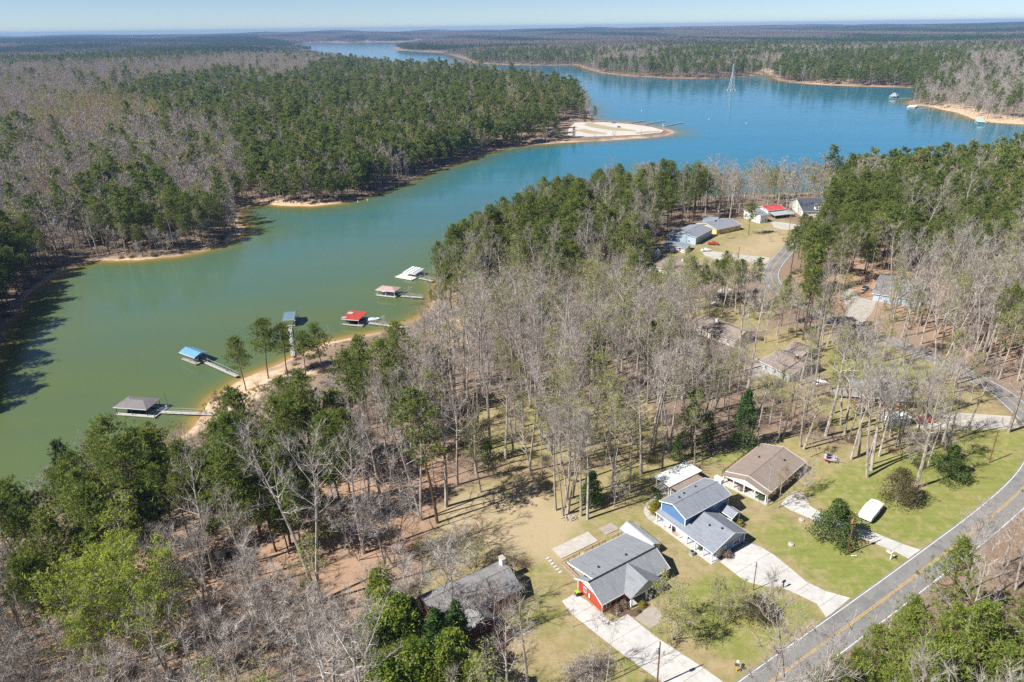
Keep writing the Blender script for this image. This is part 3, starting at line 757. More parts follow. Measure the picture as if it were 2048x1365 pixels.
window(h1, (6.6, -3.36, 1.45), (0, -1), 1.2, 1.5); window(h1, (11.6, -3.36, 1.45), (0, -1), 1.2, 1.5); window(h1, (14.8, -3.36, 1.45), (0, -1), 1.4, 1.5); door(h1, (9.1, -3.36, 1.22), (0, -1), mat=MT['dark'])
window(h1, (.18, 1.9, 1.5), (-1, 0), .9, 1.1); window(h1, (16.22, 0, 1.5), (1, 0), 1.2, 1.2); 
for x in (5, 9, 13): window(h1, (x, 4.12, 1.4), (0, 1), 1.5, 1.6)
for x, y in ((4.1, 2.9), (10.6, 2.4)): roof_vent(h1, (x, y, RG - (y - ym) * .24 + .04))
for x, y in ((11.7, 3.9), (1.6, 2.0), (9.5, -1.8)): MB().lathe([(.05, 0), (.05, .45), (.03, .46)], (x, y, RG - abs(y - ym) * (.24 if y > 0 else .52)), 6).build('vent_pipe', MT['white'], h1)
# rear deck
for x in (1.3, 5, 9, 13, 16.0): MB().box((x, 8.7, E_ / 2 - .1), (.14, .14, E_ - .2)).build('post', MT['wood'], h1)
MB().box((9.2, 7.6, .55), (16.4, 6.9, .12)).build('deck_floor', MT['wood_grey'], h1)
for k in range(12): MB().box((1.2 + k * 1.46, 10.95, .3), (.12, .12, .5)).build('deck_footing', MT['wood'], h1)
def railing(par, a, b, mat, h=.95, step=1.5, z0=0):
    a = Vector(a); b = Vector(b); n = max(1, round((b - a).length / step)); m = MB()
    for k in range(n + 1): p = a.lerp(b, k / n); m.box((p.x, p.y, z0 + h / 2), (.1, .1, h))
    m.bar(Vector((a.x, a.y, z0 + h)), Vector((b.x, b.y, z0 + h)), .13, .05); m.bar(Vector((a.x, a.y, z0 + .25)), Vector((b.x, b.y, z0 + .25)), .05, .08); m.bar(Vector((a.x, a.y, z0 + .6)), Vector((b.x, b.y, z0 + .6)), .05, .08)
    return m.build('railing', mat, par)
railing(h1, (1.2, 10.95, 0), (5.6, 10.95, 0), MT['wood'], z0=.6); railing(h1, (7.2, 10.95, 0), (12.4, 10.95, 0), MT['wood'], z0=.6); railing(h1, (1.2, 10.95, 0), (1.2, 4.3, 0), MT['wood'], z0=.6); railing(h1, (14.2, 10.95, 0), (17.4, 10.95, 0), MT['wood'], z0=.6)
for k in range(3): MB().box((6.4, 11.2 + k * .3, .42 - k * .17), (1.5, .3, .07)).build('step', MT['wood'], h1)
MB().box((7.2, 14.6, .06), (9.5, 3.6, .12)).build('patio_slab', MT['concrete_old'], h1)
MB().box((16.3, 14.6, .06), (3.5, 2.6, .12)).build('patio_slab', MT['aggregate'], h1)
for k in range(6): MB().box((.2 - k * .05, 14.6 - k * .95, .04), (.75, .5, .08), rng.uniform(-.15, .15)).build('stepping_stone', MT['concrete'], h1)
for k in range(4): MB().box((6.6 + k * .5, -6.4, .03), (.1, .1, .06)).build('edging_stone', MT['rock'], h1)

def at(o, x, y, z=0):
    return o.matrix_basis @ Vector((x, y, z))
# --- blue house with two-storey block, long porch and garage wing (local y to the rear)
h2 = place('house', (27.17, 120.81), math.atan2(.578, .816), 'blue two-storey house with long white-posted porch and slate roof', 'house', r=13)
bl = MT['blue']; sg = MT['shingle_slate']
gable(h2, 13.4, 7.0, 5.4, 6.75, bl, sg, x0=.5, y0=-2.6, over=.45)
# garage wing
MB().add([(1.0, -11.1, 0), (9.5, -11.1, 0), (9.5, -2.5, 0), (1.0, -2.5, 0), (1.0, -11.1, 2.7), (9.5, -11.1, 2.7), (9.5, -2.5, 2.7), (1.0, -2.5, 2.7)], [(0, 1, 5, 4), (1, 2, 6, 5), (3, 0, 4, 7)]).build('wall', bl, h2)
MB().add([(.4, -11.12, 2.72), (9.5, -11.12, 2.72), (5.5, -11.12, 4.7), (.4, -11.04, 2.72), (9.5, -11.04, 2.72), (5.5, -11.04, 4.7)], [(0, 1, 2), (3, 5, 4), (0, 3, 4, 1), (1, 4, 5, 2), (2, 5, 3, 0)]).build('gable_panel', MT['grey_wall'], h2)
MB().slab([(5.5, -11.6, 4.85), (5.5, -2.5, 4.85), (1.0, -2.5, 3.25), (1.0, 4.9, 3.25), (-.75, 4.9, 2.63), (-.75, -11.6, 2.63)], .17).build('porch_roof', sg, h2)
MB().slab([(5.5, -2.5, 4.87), (5.5, -11.6, 4.87), (10.1, -11.6, 2.6), (10.1, -2.5, 2.6)], .17).build('roof', sg, h2)
m = MB(); m.bar((-.8, -11.64, 2.55), (5.5, -11.64, 4.78), .06, .22); m.bar((10.1, -11.64, 2.55), (5.5, -11.64, 4.78), .06, .22); m.box((-.79, -3.35, 2.56), (.06, 16.6, .18)); m.box((10.14, -7.0, 2.5), (.06, 9.2, .18)); m.box((4.9, -11.16, 2.72), (9.2, .05, .14)); m.build('fascia', MT['white'], h2)
MB().box((.1, -3.3, .08), (2.3, 16.9, .16)).build('porch_floor', MT['concrete'], h2)
for k in range(8): MB().box((-.6, -11.3 + k * 2.27, 1.38), (.17, .17, 2.45)).build('post', MT['white'], h2)
for k in range(6): window(h2, (.98, -9.7 + k * 2.35, 1.35), (-1, 0), 1.7, 1.35, glass=MT['glass_pale'])
MB().box((.48, 0, 1.5), (.05, 7.0, 3.0)).build('porch_wall', MT['offwhite'], h2)
gd = MB().box((2.6, -11.14, 1.15), (2.6, .06, 2.2)).build('garage_door', MT['white'], h2)
for k in range(3): MB().box((2.6, -11.18, .55 + k * .6), (2.5, .02, .04)).build('door_seam', MT['metal_grey'], gd)
window(h2, (6.9, -11.12, 1.5), (0, -1), 2.0, 1.3)
for x in (9.6, 12.6): window(h2, (x, -2.62, 4.5), (0, -1), 1.5, .9)
window(h2, (8.2, -2.62, 1.5), (0, -1), 1.2, 1.2)
for x, y in ((.5, -2.6), (13.9, -2.6), (.5, 4.4), (13.9, 4.4)): MB().box((x, y, 2.75), (.2, .2, 5.3)).build('corner_board', MT['white'], h2)
for x, y in ((9.5, -11.1), (1.0, -11.1)): MB().box((x, y, 1.35), (.2, .2, 2.7)).build('corner_board', MT['white'], h2)
ch = MB().box((14.5, .9, 3.7), (.9, 2.0, 7.4)).build('chimney', MT['white'], h2); MB().box((14.5, .9, 7.45), (1.1, 2.2, .12)).build('chimney_cap', MT['offwhite'], ch)
for x, y in ((5.3, 2.6), (3.2, 2.0), (9.3, 3.0)): roof_vent(h2, (x, y, 6.75 - (y - .9) * .385 + .05))
for x, y in ((3.6, -6.5), (4.6, -9.0)): roof_vent(h2, (x, y, 4.85 - (5.5 - x) * .355))
# front stoop
gable_par = bpy.data.objects.new('portico', None); COL.objects.link(gable_par); gable_par.parent = h2; gable_par.location = (12.7, -4.4, 0); gable_par.rotation_euler = (0, 0, math.pi / 2)
gable(gable_par, 3.6, 2.7, 2.55, 3.35, bl, sg, over=.25, walls=False)
for x, y in ((-1.6, -1.2), (-1.6, 1.2)): MB().box((x, y, 1.25), (.2, .2, 2.5)).build('post', MT['white'], gable_par)
MB().box((0, 0, .15), (3.8, 2.9, .3)).build('stoop_floor', MT['concrete'], gable_par)
door(h2, (12.7, -2.62, 1.35), (0, -1), 1.1, 2.1)
# rear screened porch
MB().slab([(8.4, 4.4, 3.1), (17.0, 4.4, 3.1), (17.0, 9.7, 2.55), (8.4, 9.7, 2.55)], .15).build('porch_roof', MT['shingle_brown'], h2)
for x in (8.6, 12.7, 16.8): MB().box((x, 9.5, 1.25), (.16, .16, 2.5)).build('post', MT['white'], h2)
MB().box((12.7, 7.0, .1), (8.6, 5.2, .2)).build('porch_floor', MT['concrete_old'], h2)
pg = empty('pergola', at(h2, 13.3, 12.0), h2.rotation_euler.z); tag(pg, 'white slatted pergola behind the blue two-storey house', 'pergola')
for x in (-4.9, 0, 4.9):
    for y in (-2.0, 2.0): MB().box((x, y, 1.3), (.2, .2, 2.6)).build('post', MT['white'], pg)
for y in (-2.0, 2.0): MB().box((0, y, 2.62), (10.6, .12, .26)).build('beam', MT['white'], pg)
for k in range(19): MB().box((-5.2 + k * .578, 0, 2.86), (.50, 5.2, .08)).build('slat', MT['white'], pg)
MB().box((0, 0, .06), (10.4, 4.8, .12)).build('floor_slab', MT['concrete_old'], pg)

# --- brown-roofed ranch
c3 = Vector((47.1, 135.4)); a3 = math.atan2(.706, .708)
h3 = place('house', (c3.x + .708 * 8.1, c3.y + .706 * 8.1), a3, 'low ranch house with brown shingle roof and white gable porch', 'house', r=11)
gable(h3, 16.2, 11.2, 2.6, 4.05, MT['tan_brick'], MT['shingle_brown'], over=.35)
# ridge runs away from the open gable porch at -x
gb = MB().add([(-8.32, -5.6, 2.45), (-8.32, 5.6, 2.45), (-8.32, 0, 3.9), (-8.26, -5.6, 2.45), (-8.26, 5.6, 2.45), (-8.26, 0, 3.9)], [(0, 1, 2), (3, 5, 4), (0, 3, 4, 1), (1, 4, 5, 2), (2, 5, 3, 0)]); gb.build('gable_panel', MT['white'], h3)
MB().slab([(-10.2, -6.0, 2.48), (-8.2, -6.0, 2.48), (-8.2, 0, 4.05), (-10.2, 0, 4.05)], .15).build('porch_roof', MT['shingle_brown'], h3)
MB().slab([(-8.2, 6.0, 2.48), (-10.2, 6.0, 2.48), (-10.2, 0, 4.05), (-8.2, 0, 4.05)], .15).build('porch_roof', MT['shingle_brown'], h3)
MB().add([(-10.1, -5.7, 2.35), (-10.1, 5.7, 2.35), (-10.1, 0, 3.88), (-10.02, -5.7, 2.35), (-10.02, 5.7, 2.35), (-10.02, 0, 3.88)], [(0, 1, 2), (3, 5, 4), (0, 3, 4, 1), (1, 4, 5, 2), (2, 5, 3, 0)]).build('gable_panel', MT['white'], h3)
for k in range(5): MB().box((-9.95, -5.5 + k * 2.75, 1.25), (.24, .24, 2.3)).build('post', MT['white'], h3)
MB().box((-9.2, 0, .12), (2.4, 12.0, .3)).build('porch_floor', MT['concrete'], h3)
for y in (-3.4, .2, 3.4): window(h3, (-8.12, y, 1.4), (-1, 0), 1.3, 1.3)
door(h3, (-8.12, -1.6, 1.1), (-1, 0))
for x in (-5, -1, 3.5, 6.2): window(h3, (x, -5.62, 1.4), (0, -1), 1.4, 1.2)
roof_vent(h3, (1, 2.6, 3.5)); roof_vent(h3, (4, -2.5, 3.5))
m = MB()
for k in range(11): m.box((-7 + k * 1.5, 7.6, .6), (.1, .1, 1.2)); 
for z in (.35, .75, 1.1): m.box((.5, 7.6, z), (15, .05, .12))
m.build('fence_rail', MT['pole'], h3)

# --- old dark house among the evergreens
c4, a4, L4, W4 = frame([(862, 1180), (990, 1128), (1030, 1185), (915, 1235)], 3.2)
h4 = place('house', c4, AX, 'old brick house with weathered dark shingle roof behind evergreens', 'house', r=8)
gable(h4, 9.6, 8.2, 2.7, 4.5, MT['tan_brick'], MT['shingle_old'], x0=-2.2, y0=-3.8, over=.5, trim=MT['dark'])
gable(h4, 6.4, 5.4, 2.6, 4.0, MT['brick'], MT['shingle_old'], x0=-9.0, y0=-.4, over=.45, trim=MT['dark'])
w4 = bpy.data.objects.new('front_wing', None); COL.objects.link(w4); w4.parent = h4; w4.location = (-2.6, -4.6, 0); w4.rotation_euler = (0, 0, math.pi / 2)
gable(w4, 5.6, 4.6, 2.6, 4.2, MT['brick'], MT['shingle_old'], over=.45, trim=MT['dark'])
window(w4, (-2.82, 0, 1.4), (-1, 0), 1.2, 1.2); window(h4, (3, -3.82, 1.4), (0, -1), 1.3, 1.2); window(h4, (5.6, -3.82, 1.4), (0, -1), 1.3, 1.2); window(w4, (0, 2.32, 1.4), (0, 1), 1.2, 1.2)
c_ = MB().box((7.6, 2.6, 2.6), (.8, 1.3, 5.2)).build('chimney', MT['offwhite'], h4); MB().box((7.6, 2.6, 5.25), (1.0, 1.5, .15)).build('chimney_cap', MT['concrete_old'], c_)

def simple_house(px, z, label, wall, roof, eave, ridge, wins=3, trim=None, base_over=.45, chimney=None, name='house', cat='house', group=None, r=None, hip=0, glass=None):
    """px: roof corners at the eaves (first edge along the ridge)"""
    c, a, L, W = frame(px, z)
    o = place(name, c, a, label, cat, r=r or max(L, W) * .62, group=group)
    gable(o, L - 2 * base_over, W - 2 * base_over, eave, ridge, wall, roof, trim, over=base_over, hip=hip)
    l, w = (L - 2 * base_over) / 2, (W - 2 * base_over) / 2
    for k in range(wins):
        x = -l + (2 * l) * (k + .5) / wins
        window(o, (x, -w - .02, 1.45), (0, -1), 1.1, 1.2, glass=glass); window(o, (x, w + .02, 1.45), (0, 1), 1.1, 1.2, glass=glass)
    for y in (-w * .45, w * .45):
        window(o, (-l - .02, y, 1.45), (-1, 0), 1.0, 1.1, glass=glass); window(o, (l + .02, y, 1.45), (1, 0), 1.0, 1.1, glass=glass)
    if chimney:
        cc = MB().box((chimney[0], chimney[1], (ridge + .9) / 2), (.9, .7, ridge + .9)).build('chimney', chimney[2], o); MB().box((chimney[0], chimney[1], ridge + .95), (1.05, .85, .1)).build('chimney_cap', MT['concrete_old'], cc)
    return o, L, W
# house with the plank deck near the bend of the road
h6, L6, W6 = simple_house([(1694, 790), (1820, 803), (1812, 762), (1696, 752)], 2.7, 'grey-roofed house with raised plank deck near the road bend', MT['brick'], MT['shingle_old'], 2.7, 4.3)
MB().box((-L6 / 2 - 2.4, -1.0, .9), (4.6, 5.6, .14)).build('deck_floor', MT['wood_grey'], h6)
railing(h6, (-L6 / 2 - 4.6, -3.7, 0), (-L6 / 2 - .3, -3.7, 0), MT['wood_grey'], z0=.95); railing(h6, (-L6 / 2 - 4.6, -3.7, 0), (-L6 / 2 - 4.6, 1.7, 0), MT['wood_grey'], z0=.95)
for x in (-4.5, -2.4, -.4):
    for y in (-3.6, 1.6): MB().box((-L6 / 2 + x, y, .45), (.14, .14, .9)).build('post', MT['wood_grey'], h6)
# split-level brown house
h7, L7, W7 = simple_house([(1528, 722), (1585, 756), (1640, 722), (1575, 700)], 2.9, 'brown-roofed house with white gable deep among bare trees', MT['grey_wall'], MT['shingle_brown'], 2.8, 4.4, chimney=(1, 1.2, MT['brick']))
h7b, _, _ = simple_house([(1560, 700), (1600, 712), (1640, 700), (1608, 684)], 3.2, 'small brown-roofed annex joined behind the brown-roofed house', MT['offwhite'], MT['shingle_brown'], 3.0, 4.6, wins=2)
h8, _, _ = simple_house([(1392, 652), (1470, 683), (1510, 664), (1420, 636)], 2.9, 'cream house with tan roof half hidden by budding trees', MT['cream'], MT['shingle_brown'], 3.0, 4.8, chimney=(-3, 0, MT['white']))
h14, _, _ = simple_house([(1300, 532), (1368, 546), (1402, 520), (1338, 512)], 3.0, 'cream house with brown hip roof above the gravel drive', MT['cream'], MT['shingle_brown'], 3.0, 4.6, hip=3, chimney=(3, 0, MT['white']))
# pale blue house with carport
h9, L9, W9 = simple_house([(1386, 478), (1423, 460), (1382, 449), (1350, 466)], 4.0, 'pale blue house with blue-grey roof and white gable', MT['blue_pale'], MT['shingle_slate'], 4.0, 5.4)
h9b, _, _ = simple_house([(1324, 491), (1372, 497), (1384, 488), (1336, 482)], 2.6, 'low flat-roofed white carport joined to the pale blue house', MT['white'], MT['shingle_slate'], 2.5, 2.75, wins=2, cat='carport', name='carport')
h9c, _, _ = simple_house([(1335, 469), (1362, 473), (1376, 461), (1348, 458)], 3.6, 'bright blue rear wing of the pale blue house', MT['blue'], MT['shingle_slate'], 3.5, 4.6, wins=2)
h10, _, _ = simple_house([(1420, 461), (1470, 452), (1455, 436), (1405, 447)], 3.0, 'pale yellow house with long grey roof next to the pale blue one', MT['yellow_wall'], MT['shingle_slate'], 3.0, 4.6, chimney=(-2, .5, MT['brick']))
h11, _, _ = simple_house([(1402, 443), (1432, 444), (1440, 434), (1412, 432)], 3.0, 'small grey-roofed cottage at the lakeside woods edge', MT['offwhite'], MT['shingle_slate'], 2.7, 4.0, wins=2)
# red-roofed barn with lean-to
h12, L12, W12 = simple_house([(1526, 424), (1562, 419), (1556, 411), (1523, 414)], 4.2, 'white barn with bright red metal roof beyond the yard', MT['offwhite'], MT['roof_redfade'], 4.0, 5.2, wins=2, name='barn', cat='barn')
MB().slab([(-L12 / 2 + .5, -W12 / 2, 3.0), (L12 / 2 + 2.5, -W12 / 2, 3.0), (L12 / 2 + 2.5, -W12 / 2 - 5.5, 2.3), (-L12 / 2 + .5, -W12 / 2 - 5.5, 2.3)][::-1], .14).build('lean_to_roof', MT['roof_galv'], h12)
for x in (-L12 / 2 + .7, 0, L12 / 2 + 2.3): MB().box((x, -W12 / 2 - 5.3, 1.15), (.18, .18, 2.3)).build('post', MT['wood_grey'], h12)
hw, _, _ = simple_house([(1503, 436), (1521, 433), (1519, 421), (1503, 423)], 4.0, 'tall narrow white outbuilding beside the red-roofed barn', MT['white'], MT['shingle_slate'], 4.6, 6.0, wins=2, name='outbuilding', cat='outbuilding')
# big house with dormer
h13, L13, W13 = simple_house([(1592, 424), (1668, 423), (1662, 402), (1590, 402)], 4.0, 'large pale house with steep charcoal roof and white dormer', MT['offwhite'], MT['shingle_black'], 3.6, 7.8, wins=4)
for x in (-2.0,):
    MB().box((x, -W13 / 2 + 2.0, 5.5), (3.0, 2.6, 2.4)).build('dormer', MT['white'], h13)
    MB().slab([(x, -W13 / 2 + .4, 7.7), (x, -W13 / 2 + 4.2, 7.7), (x - 2.0, -W13 / 2 + 4.2, 6.5), (x - 2.0, -W13 / 2 + .4, 6.5)], .15).build('dormer_roof', MT['shingle_black'], h13)
    MB().slab([(x, -W13 / 2 + 4.2, 7.7), (x, -W13 / 2 + .4, 7.7), (x + 2.0, -W13 / 2 + .4, 6.5), (x + 2.0, -W13 / 2 + 4.2, 6.5)], .15).build('dormer_roof', MT['shingle_black'], h13)
    for k in (-.7, .7): window(h13, (x + k, -W13 / 2 + .68, 5.5), (0, -1), 1.0, 1.4)
# houses under the pines
h15, L15, W15 = simple_house([(1735, 590), (1845, 598), (1853, 566), (1770, 547)], 3.0, 'blue house with pale grey roof under the tall pines', MT['blue_pale'], MT['shingle_old'], 3.0, 4.7, glass=MT['glass_pale'])
hh16, _, _ = simple_house([(1785, 478), (1862, 486), (1868, 468), (1795, 462)], 3.0, 'dark slate-roofed house glimpsed through the pines', MT['grey_wall'], MT['roof_slate'], 3.0, 4.8)
hh17, _, _ = simple_house([(1838, 462), (1880, 466), (1884, 455), (1842, 452)], 3.0, 'grey-roofed shed glimpsed through the pines', MT['offwhite'], MT['shingle_old'], 2.6, 3.8, wins=2, name='shed', cat='shed')

# --- small sheds
def shed(px, ang, L, W, eave, ridge, label, wall, roof, name='shed'):
    p = G(*px); o = place(name, (p.x, p.y), ang, label, 'shed', r=max(L, W) * .7)
    gable(o, L, W, eave, ridge, wall, roof, over=.15)
    d_ = door(o, (0, -W / 2 - .01, 1.0), (0, -1), 1.3, 1.9, MT['offwhite']); return o
s1 = empty('metal_shed', at(h1, 18.6, 7.2), h1.rotation_euler.z); tag(s1, 'pale galvanised metal shed close behind the red house', 'shed'); FOOT.append((s1.location.x, s1.location.y, 5))
s1.rotation_euler.z += math.pi / 2
gable(s1, 8.4, 3.6, 2.0, 2.9, MT['metal_grey'], MT['roof_galv'], over=.12, trim=MT['metal_grey']); door(s1, (-4.22, 0, 1.0), (-1, 0), 1.6, 1.9, MT['dark'])
shed((1312, 514), AX + .4, 3.4, 3.0, 2.2, 3.3, 'little white garden shed below the pale blue house', MT['white'], MT['white'])
shed((1790, 846), .1, 6.5, 3.4, 2.3, 2.7, 'long white flat shed beside the house with the plank deck', MT['white'], MT['white'])

# ------------------------------------------------------------------ boat docks and other things on the lake
def gangway(par, a, b, w=1.3, mat=None, rails=True):
    """walkway in the thing's own axes from a to b (points with z)"""
    a = Vector(a); b = Vector(b); d = (b - a); L = Vector((d.x, d.y, 0)).length; s = Vector((-d.y, d.x, 0)).normalized()
    m = MB(); n = max(2, int(L / 2.4))
    m.slab([a - s * w / 2, b - s * w / 2, b + s * w / 2, a + s * w / 2], .14)
    g = m.build('gangway', mat or MT['dock_white'], par)
    if rails:
        for sd in (-1, 1):
            r = MB(); o = s * sd * w / 2
            pts = [a.lerp(b, t / n) + o + Vector((0, 0, .95 + .25 * math.sin(math.pi * t / n))) for t in range(n + 1)]
            for p, q in zip(pts[:-1], pts[1:]): r.bar(p, q, .07)
            for t, p in enumerate(pts): r.bar(a.lerp(b, t / n) + o, p, .06)
            r.build('handrail', MT['dock_white'], g)
    return g
def inv(o, p):
    q = Matrix.Rotation(-o.rotation_euler.z, 3, 'Z') @ (Vector(p) - o.location); return q
def boat_dock(px, zr, label, roof, kind, deck_mat, over=.5, post_mat=None, way=None, extra=0.0, ridge=None, deck_pad=(0, 0, 0, 0), slip=True, group='covered boat docks'):
    c, a, L, W = frame(px, zr, 0.0)
    o = empty('boat_dock', (c.x, c.y, 0), a); tag(o, label, 'boat dock', group)
    l, w = L / 2, W / 2; rz = ridge or zr + W * .16
    if kind == 'hip':
        h = min(w, l) * .95
        for q in ([(-l, -w, zr), (l, -w, zr), (l - h, 0, rz), (-l + h, 0, rz)], [(l, w, zr), (-l, w, zr), (-l + h, 0, rz), (l - h, 0, rz)], [(-l, w, zr), (-l, -w, zr), (-l + h, 0, rz)], [(l, -w, zr), (l, w, zr), (l - h, 0, rz)]):
            MB().slab(q, .1).build('roof', roof, o)
    elif kind == 'gable':
        MB().slab([(-l, -w, zr), (l, -w, zr), (l, 0, rz), (-l, 0, rz)], .1).build('roof', roof, o); MB().slab([(l, w, zr), (-l, w, zr), (-l, 0, rz), (l, 0, rz)], .1).build('roof', roof, o)
    else:
        MB().slab([(-l, -w, zr - .35), (l, -w, zr - .35), (l, w, zr + .35), (-l, w, zr + .35)], .1).build('roof', roof, o)
    m = MB()
    for y in (-w, w): m.box((0, y, zr - .14 + (0 if kind != 'shed' else (.35 if y > 0 else -.35))), (L, .06, .2))
    if kind != 'shed':
        for x in (-l, l): m.box((x, 0, zr - .14), (.06, W, .2)) if kind == 'hip' else None
    m.build('fascia', MT['white'], o)
    i, j = l - over, w - over
    nx = max(2, int(i / 1.7) + 1)
    for k in range(nx):
        for y in (-j, j): MB().box((-i + 2 * i * k / (nx - 1), y, (zr + .3) / 2), (.13, .13, zr - .3)).build('post', post_mat or MT['metal_grey'], o)
    x0, x1, y0, y1 = -i - .5 - deck_pad[0], i + .5 + deck_pad[1], -j - .5 - deck_pad[2], j + .5 + deck_pad[3]
    D = .45
    def board(xa, xb, ya, yb): MB().box(((xa + xb) / 2, (ya + yb) / 2, D - .1), (xb - xa, yb - ya, .2)).build('deck', deck_mat, o)
    if slip:
        t = 1.25
        board(x0, x1, y0, y0 + t); board(x0, x1, y1 - t, y1); board(x1 - t - deck_pad[1], x1, y0 + t + .01, y1 - t - .01)
    else: board(x0, x1, y0, y1)
    fl = MB()
    for k in range(5):
        for y in (y0 + .6, y1 - .6): fl.box((x0 + (x1 - x0) * (k + .5) / 5, y, .1), ((x1 - x0) / 6, 1.0, .3))
    f_ = fl.build('float', MT['dark'], o); tag(f_, kind='stuff')
    for xx, yy in ((x0, y0), (x0, y1), (x1, y0), (x1, y1)): MB().tube([(xx, yy, -1.2), (xx, yy, 1.25)], .14, 8).build('piling', MT['wood_grey'], o)
    MB().box((x1 - .9, y1 - .7, D + .25), (1.1, .6, .5)).build('dock_box', MT['offwhite'], o)
    if way:
        pa, pb, z1 = way; A = inv(o, (*gz(*pa, .5), .5)); gb = gz(*pb, 1.0); B = inv(o, (gb[0], gb[1], max(.9, hz(gb[0], gb[1]) + .15)))
        gangway(o, A, B)
    return o, l, w
d1, l, w = boat_dock([(226.7, 814.7), (294, 820), (320, 797), (256, 793)], 3.0, 'boat dock with taupe hip roof and curved white gangway', MT['roof_taupe'], 'hip', MT['dock_white'], way=((318, 824), (428, 828), 0), deck_pad=(0, 2.2, 0, 0), post_mat=MT['dark'])
MB().tube([(l + 1.9, w - .3, .4), (l + 1.9, w - .3, 5.0)], .04, 5).build('flag_pole', MT['dark'], d1)
d2, *_ = boat_dock([(357.5, 705), (387.5, 716), (418, 706), (386, 694)], 3.0, 'boat dock with blue gable roof', MT['roof_blue'], 'gable', MT['wood_grey'], ridge=4.1, way=((405, 722), (474, 752), 0))
boat_dock([(568, 640), (589, 639), (595, 622), (570, 624)], 3.2, 'boat dock with slate blue gable roof behind the shore pines', MT['roof_slate'], 'gable', MT['wood_grey'], ridge=4.6, way=((580, 655), (586, 712), 0))
d4, l, w = boat_dock([(682, 636), (718, 640), (734, 625), (700, 623)], 3.0, 'boat dock with rust red metal roof', MT['roof_red'], 'shed', MT['wood_grey'], way=((738, 646), (808, 655), 0), deck_pad=(0, 1.5, .6, 0), post_mat=MT['wood_grey'])
for q in (((-l, -w + .1, 2.86), (-l + 2.0, -w + .4, 2.92), (-l + 2.0, -w + 1.4, 3.05), (-l, -w + 1.4, 3.05)), ((-l + .3, w - 3.2, 3.2), (-l + 2.6, w - 3.2, 3.2), (-l + 2.6, w - 1.7, 3.4), (-l + .3, w - 1.7, 3.4))): MB().slab(q, .05).build('roof_patch', MT['roof_galv'], d4)
d5, *_ = boat_dock([(750, 580), (789, 584), (803, 575), (765, 571)], 3.0, 'boat dock with faded pink brown hip roof and white gangway', MT['roof_pink'], 'hip', MT['dock_white'], way=((800, 592), (845, 595), 0), deck_pad=(.3, 0, 0, 0), post_mat=MT['white'])
d6, l, w = boat_dock([(808, 543), (834, 549), (846, 538), (821, 535)], 2.6, 'low boat dock with striped galvanised roof and broad pale deck', MT['roof_galv'], 'shed', MT['offwhite'], way=((838, 556), (866, 562), 0), deck_pad=(2.5, 0, 3.0, 0), slip=False)
for k in range(3): MB().box((-l + 1.2 + k * 1.8, 0, 2.75), (.9, w * 2, .05), 0, math.atan2(.7, w * 2)).build('roof_panel', MT['white'], d6)
boat_dock([(1780, 192.5), (1795, 193), (1797, 190), (1782, 189.5)], 3.2, 'dock with white roof and long gangway off the wooded point', MT['roof_galv'], 'hip', MT['dock_white'], way=((1796, 197.5), (1822, 197.5), 0), slip=False, post_mat=MT['white'], group='docks along the sandy far shore')
boat_dock([(1815, 213.5), (1832, 214.5), (1834, 211.5), (1818, 211)], 2.2, 'low dock with pale canopy beside the sandy shore', MT['white'], 'shed', MT['white'], way=((1834, 218), (1858, 216), 0), slip=False, post_mat=MT['white'], group='docks along the sandy far shore')
boat_dock([(1950, 244), (1968, 244.5), (1970, 240.5), (1954, 240)], 2.6, 'dock with pale blue canopy at the white sandy beach', ribbed('pale blue canopy', (.32, .55, .62), .4, 'X', .5), 'hip', MT['dock_white'], way=((1966, 248.5), (1978, 243), 0), slip=False, post_mat=MT['white'], group='docks along the sandy far shore')
boat_dock([(1676, 361), (1694, 362), (1698, 356), (1680, 355)], 2.8, 'dock with red roof glimpsed through the lakeside trunks', MT['roof_red'], 'gable', MT['white'], way=((1690, 368), (1698, 378), 0), post_mat=MT['white'], group='docks along the sandy far shore')

def boat_mesh(L, B, H, n=9):
    """planked hull with a pointed bow, open on top"""
    vs = []; fs = []
    for i in range(n):
        t = i / (n - 1); x = -L / 2 + L * t; b = B / 2 * (1 - max(0, (t - .55) / .45) ** 2.2) + .02; z = H * (.9 + .35 * t * t)
        vs += [(x, -b, z), (x, -b * .8, H * .25), (x, 0, .02 + .1 * t ** 3), (x, b * .8, H * .25), (x, b, z), (x, b * .82, z - .12), (x, -b * .82, z - .12)]
    for i in range(n - 1):
        for k in range(7): a = i * 7 + k; c = i * 7 + (k + 1) % 7; fs.append((a, c, c + 7, a + 7))
    fs += [tuple(range(7)), tuple(reversed(range((n - 1) * 7, n * 7)))]
    return vs, fs
def slip_boat(dock, hull, label, dx=0, L=5.8):
    o = empty('motor_boat', dock.matrix_basis @ Vector((dx - .6, 0, 0)), dock.rotation_euler.z); tag(o, label, 'boat')
    MB().add(*boat_mesh(L, 2.1, .85)).build('hull', hull, o)
    MB().box((-.4, 0, .62), (1.6, 1.3, .3)).build('seat', MT['offwhite'], o); MB().box((.7, 0, .98), (.08, 1.5, .45), 0, 0, -.5).build('windscreen', MT['glass'], o); MB().box((-L / 2 - .15, 0, .7), (.4, .5, .9)).build('outboard', MT['dark'], o)
hullw = pmat('white hull', (.75, .75, .74), (.66, .66, .66), 1, .35); hulld = pmat('navy hull', (.04, .06, .13), (.05, .07, .12), 1, .3)
slip_boat(d1, hulld, 'dark motor boat moored under the taupe hip roof'); slip_boat(d4, hulld, 'dark motor boat moored under the rust red roof')
slip_boat(d2, hullw, 'white motor boat moored under the bright blue roof'); slip_boat(d5, hullw, 'white motor boat moored under the pink brown roof')
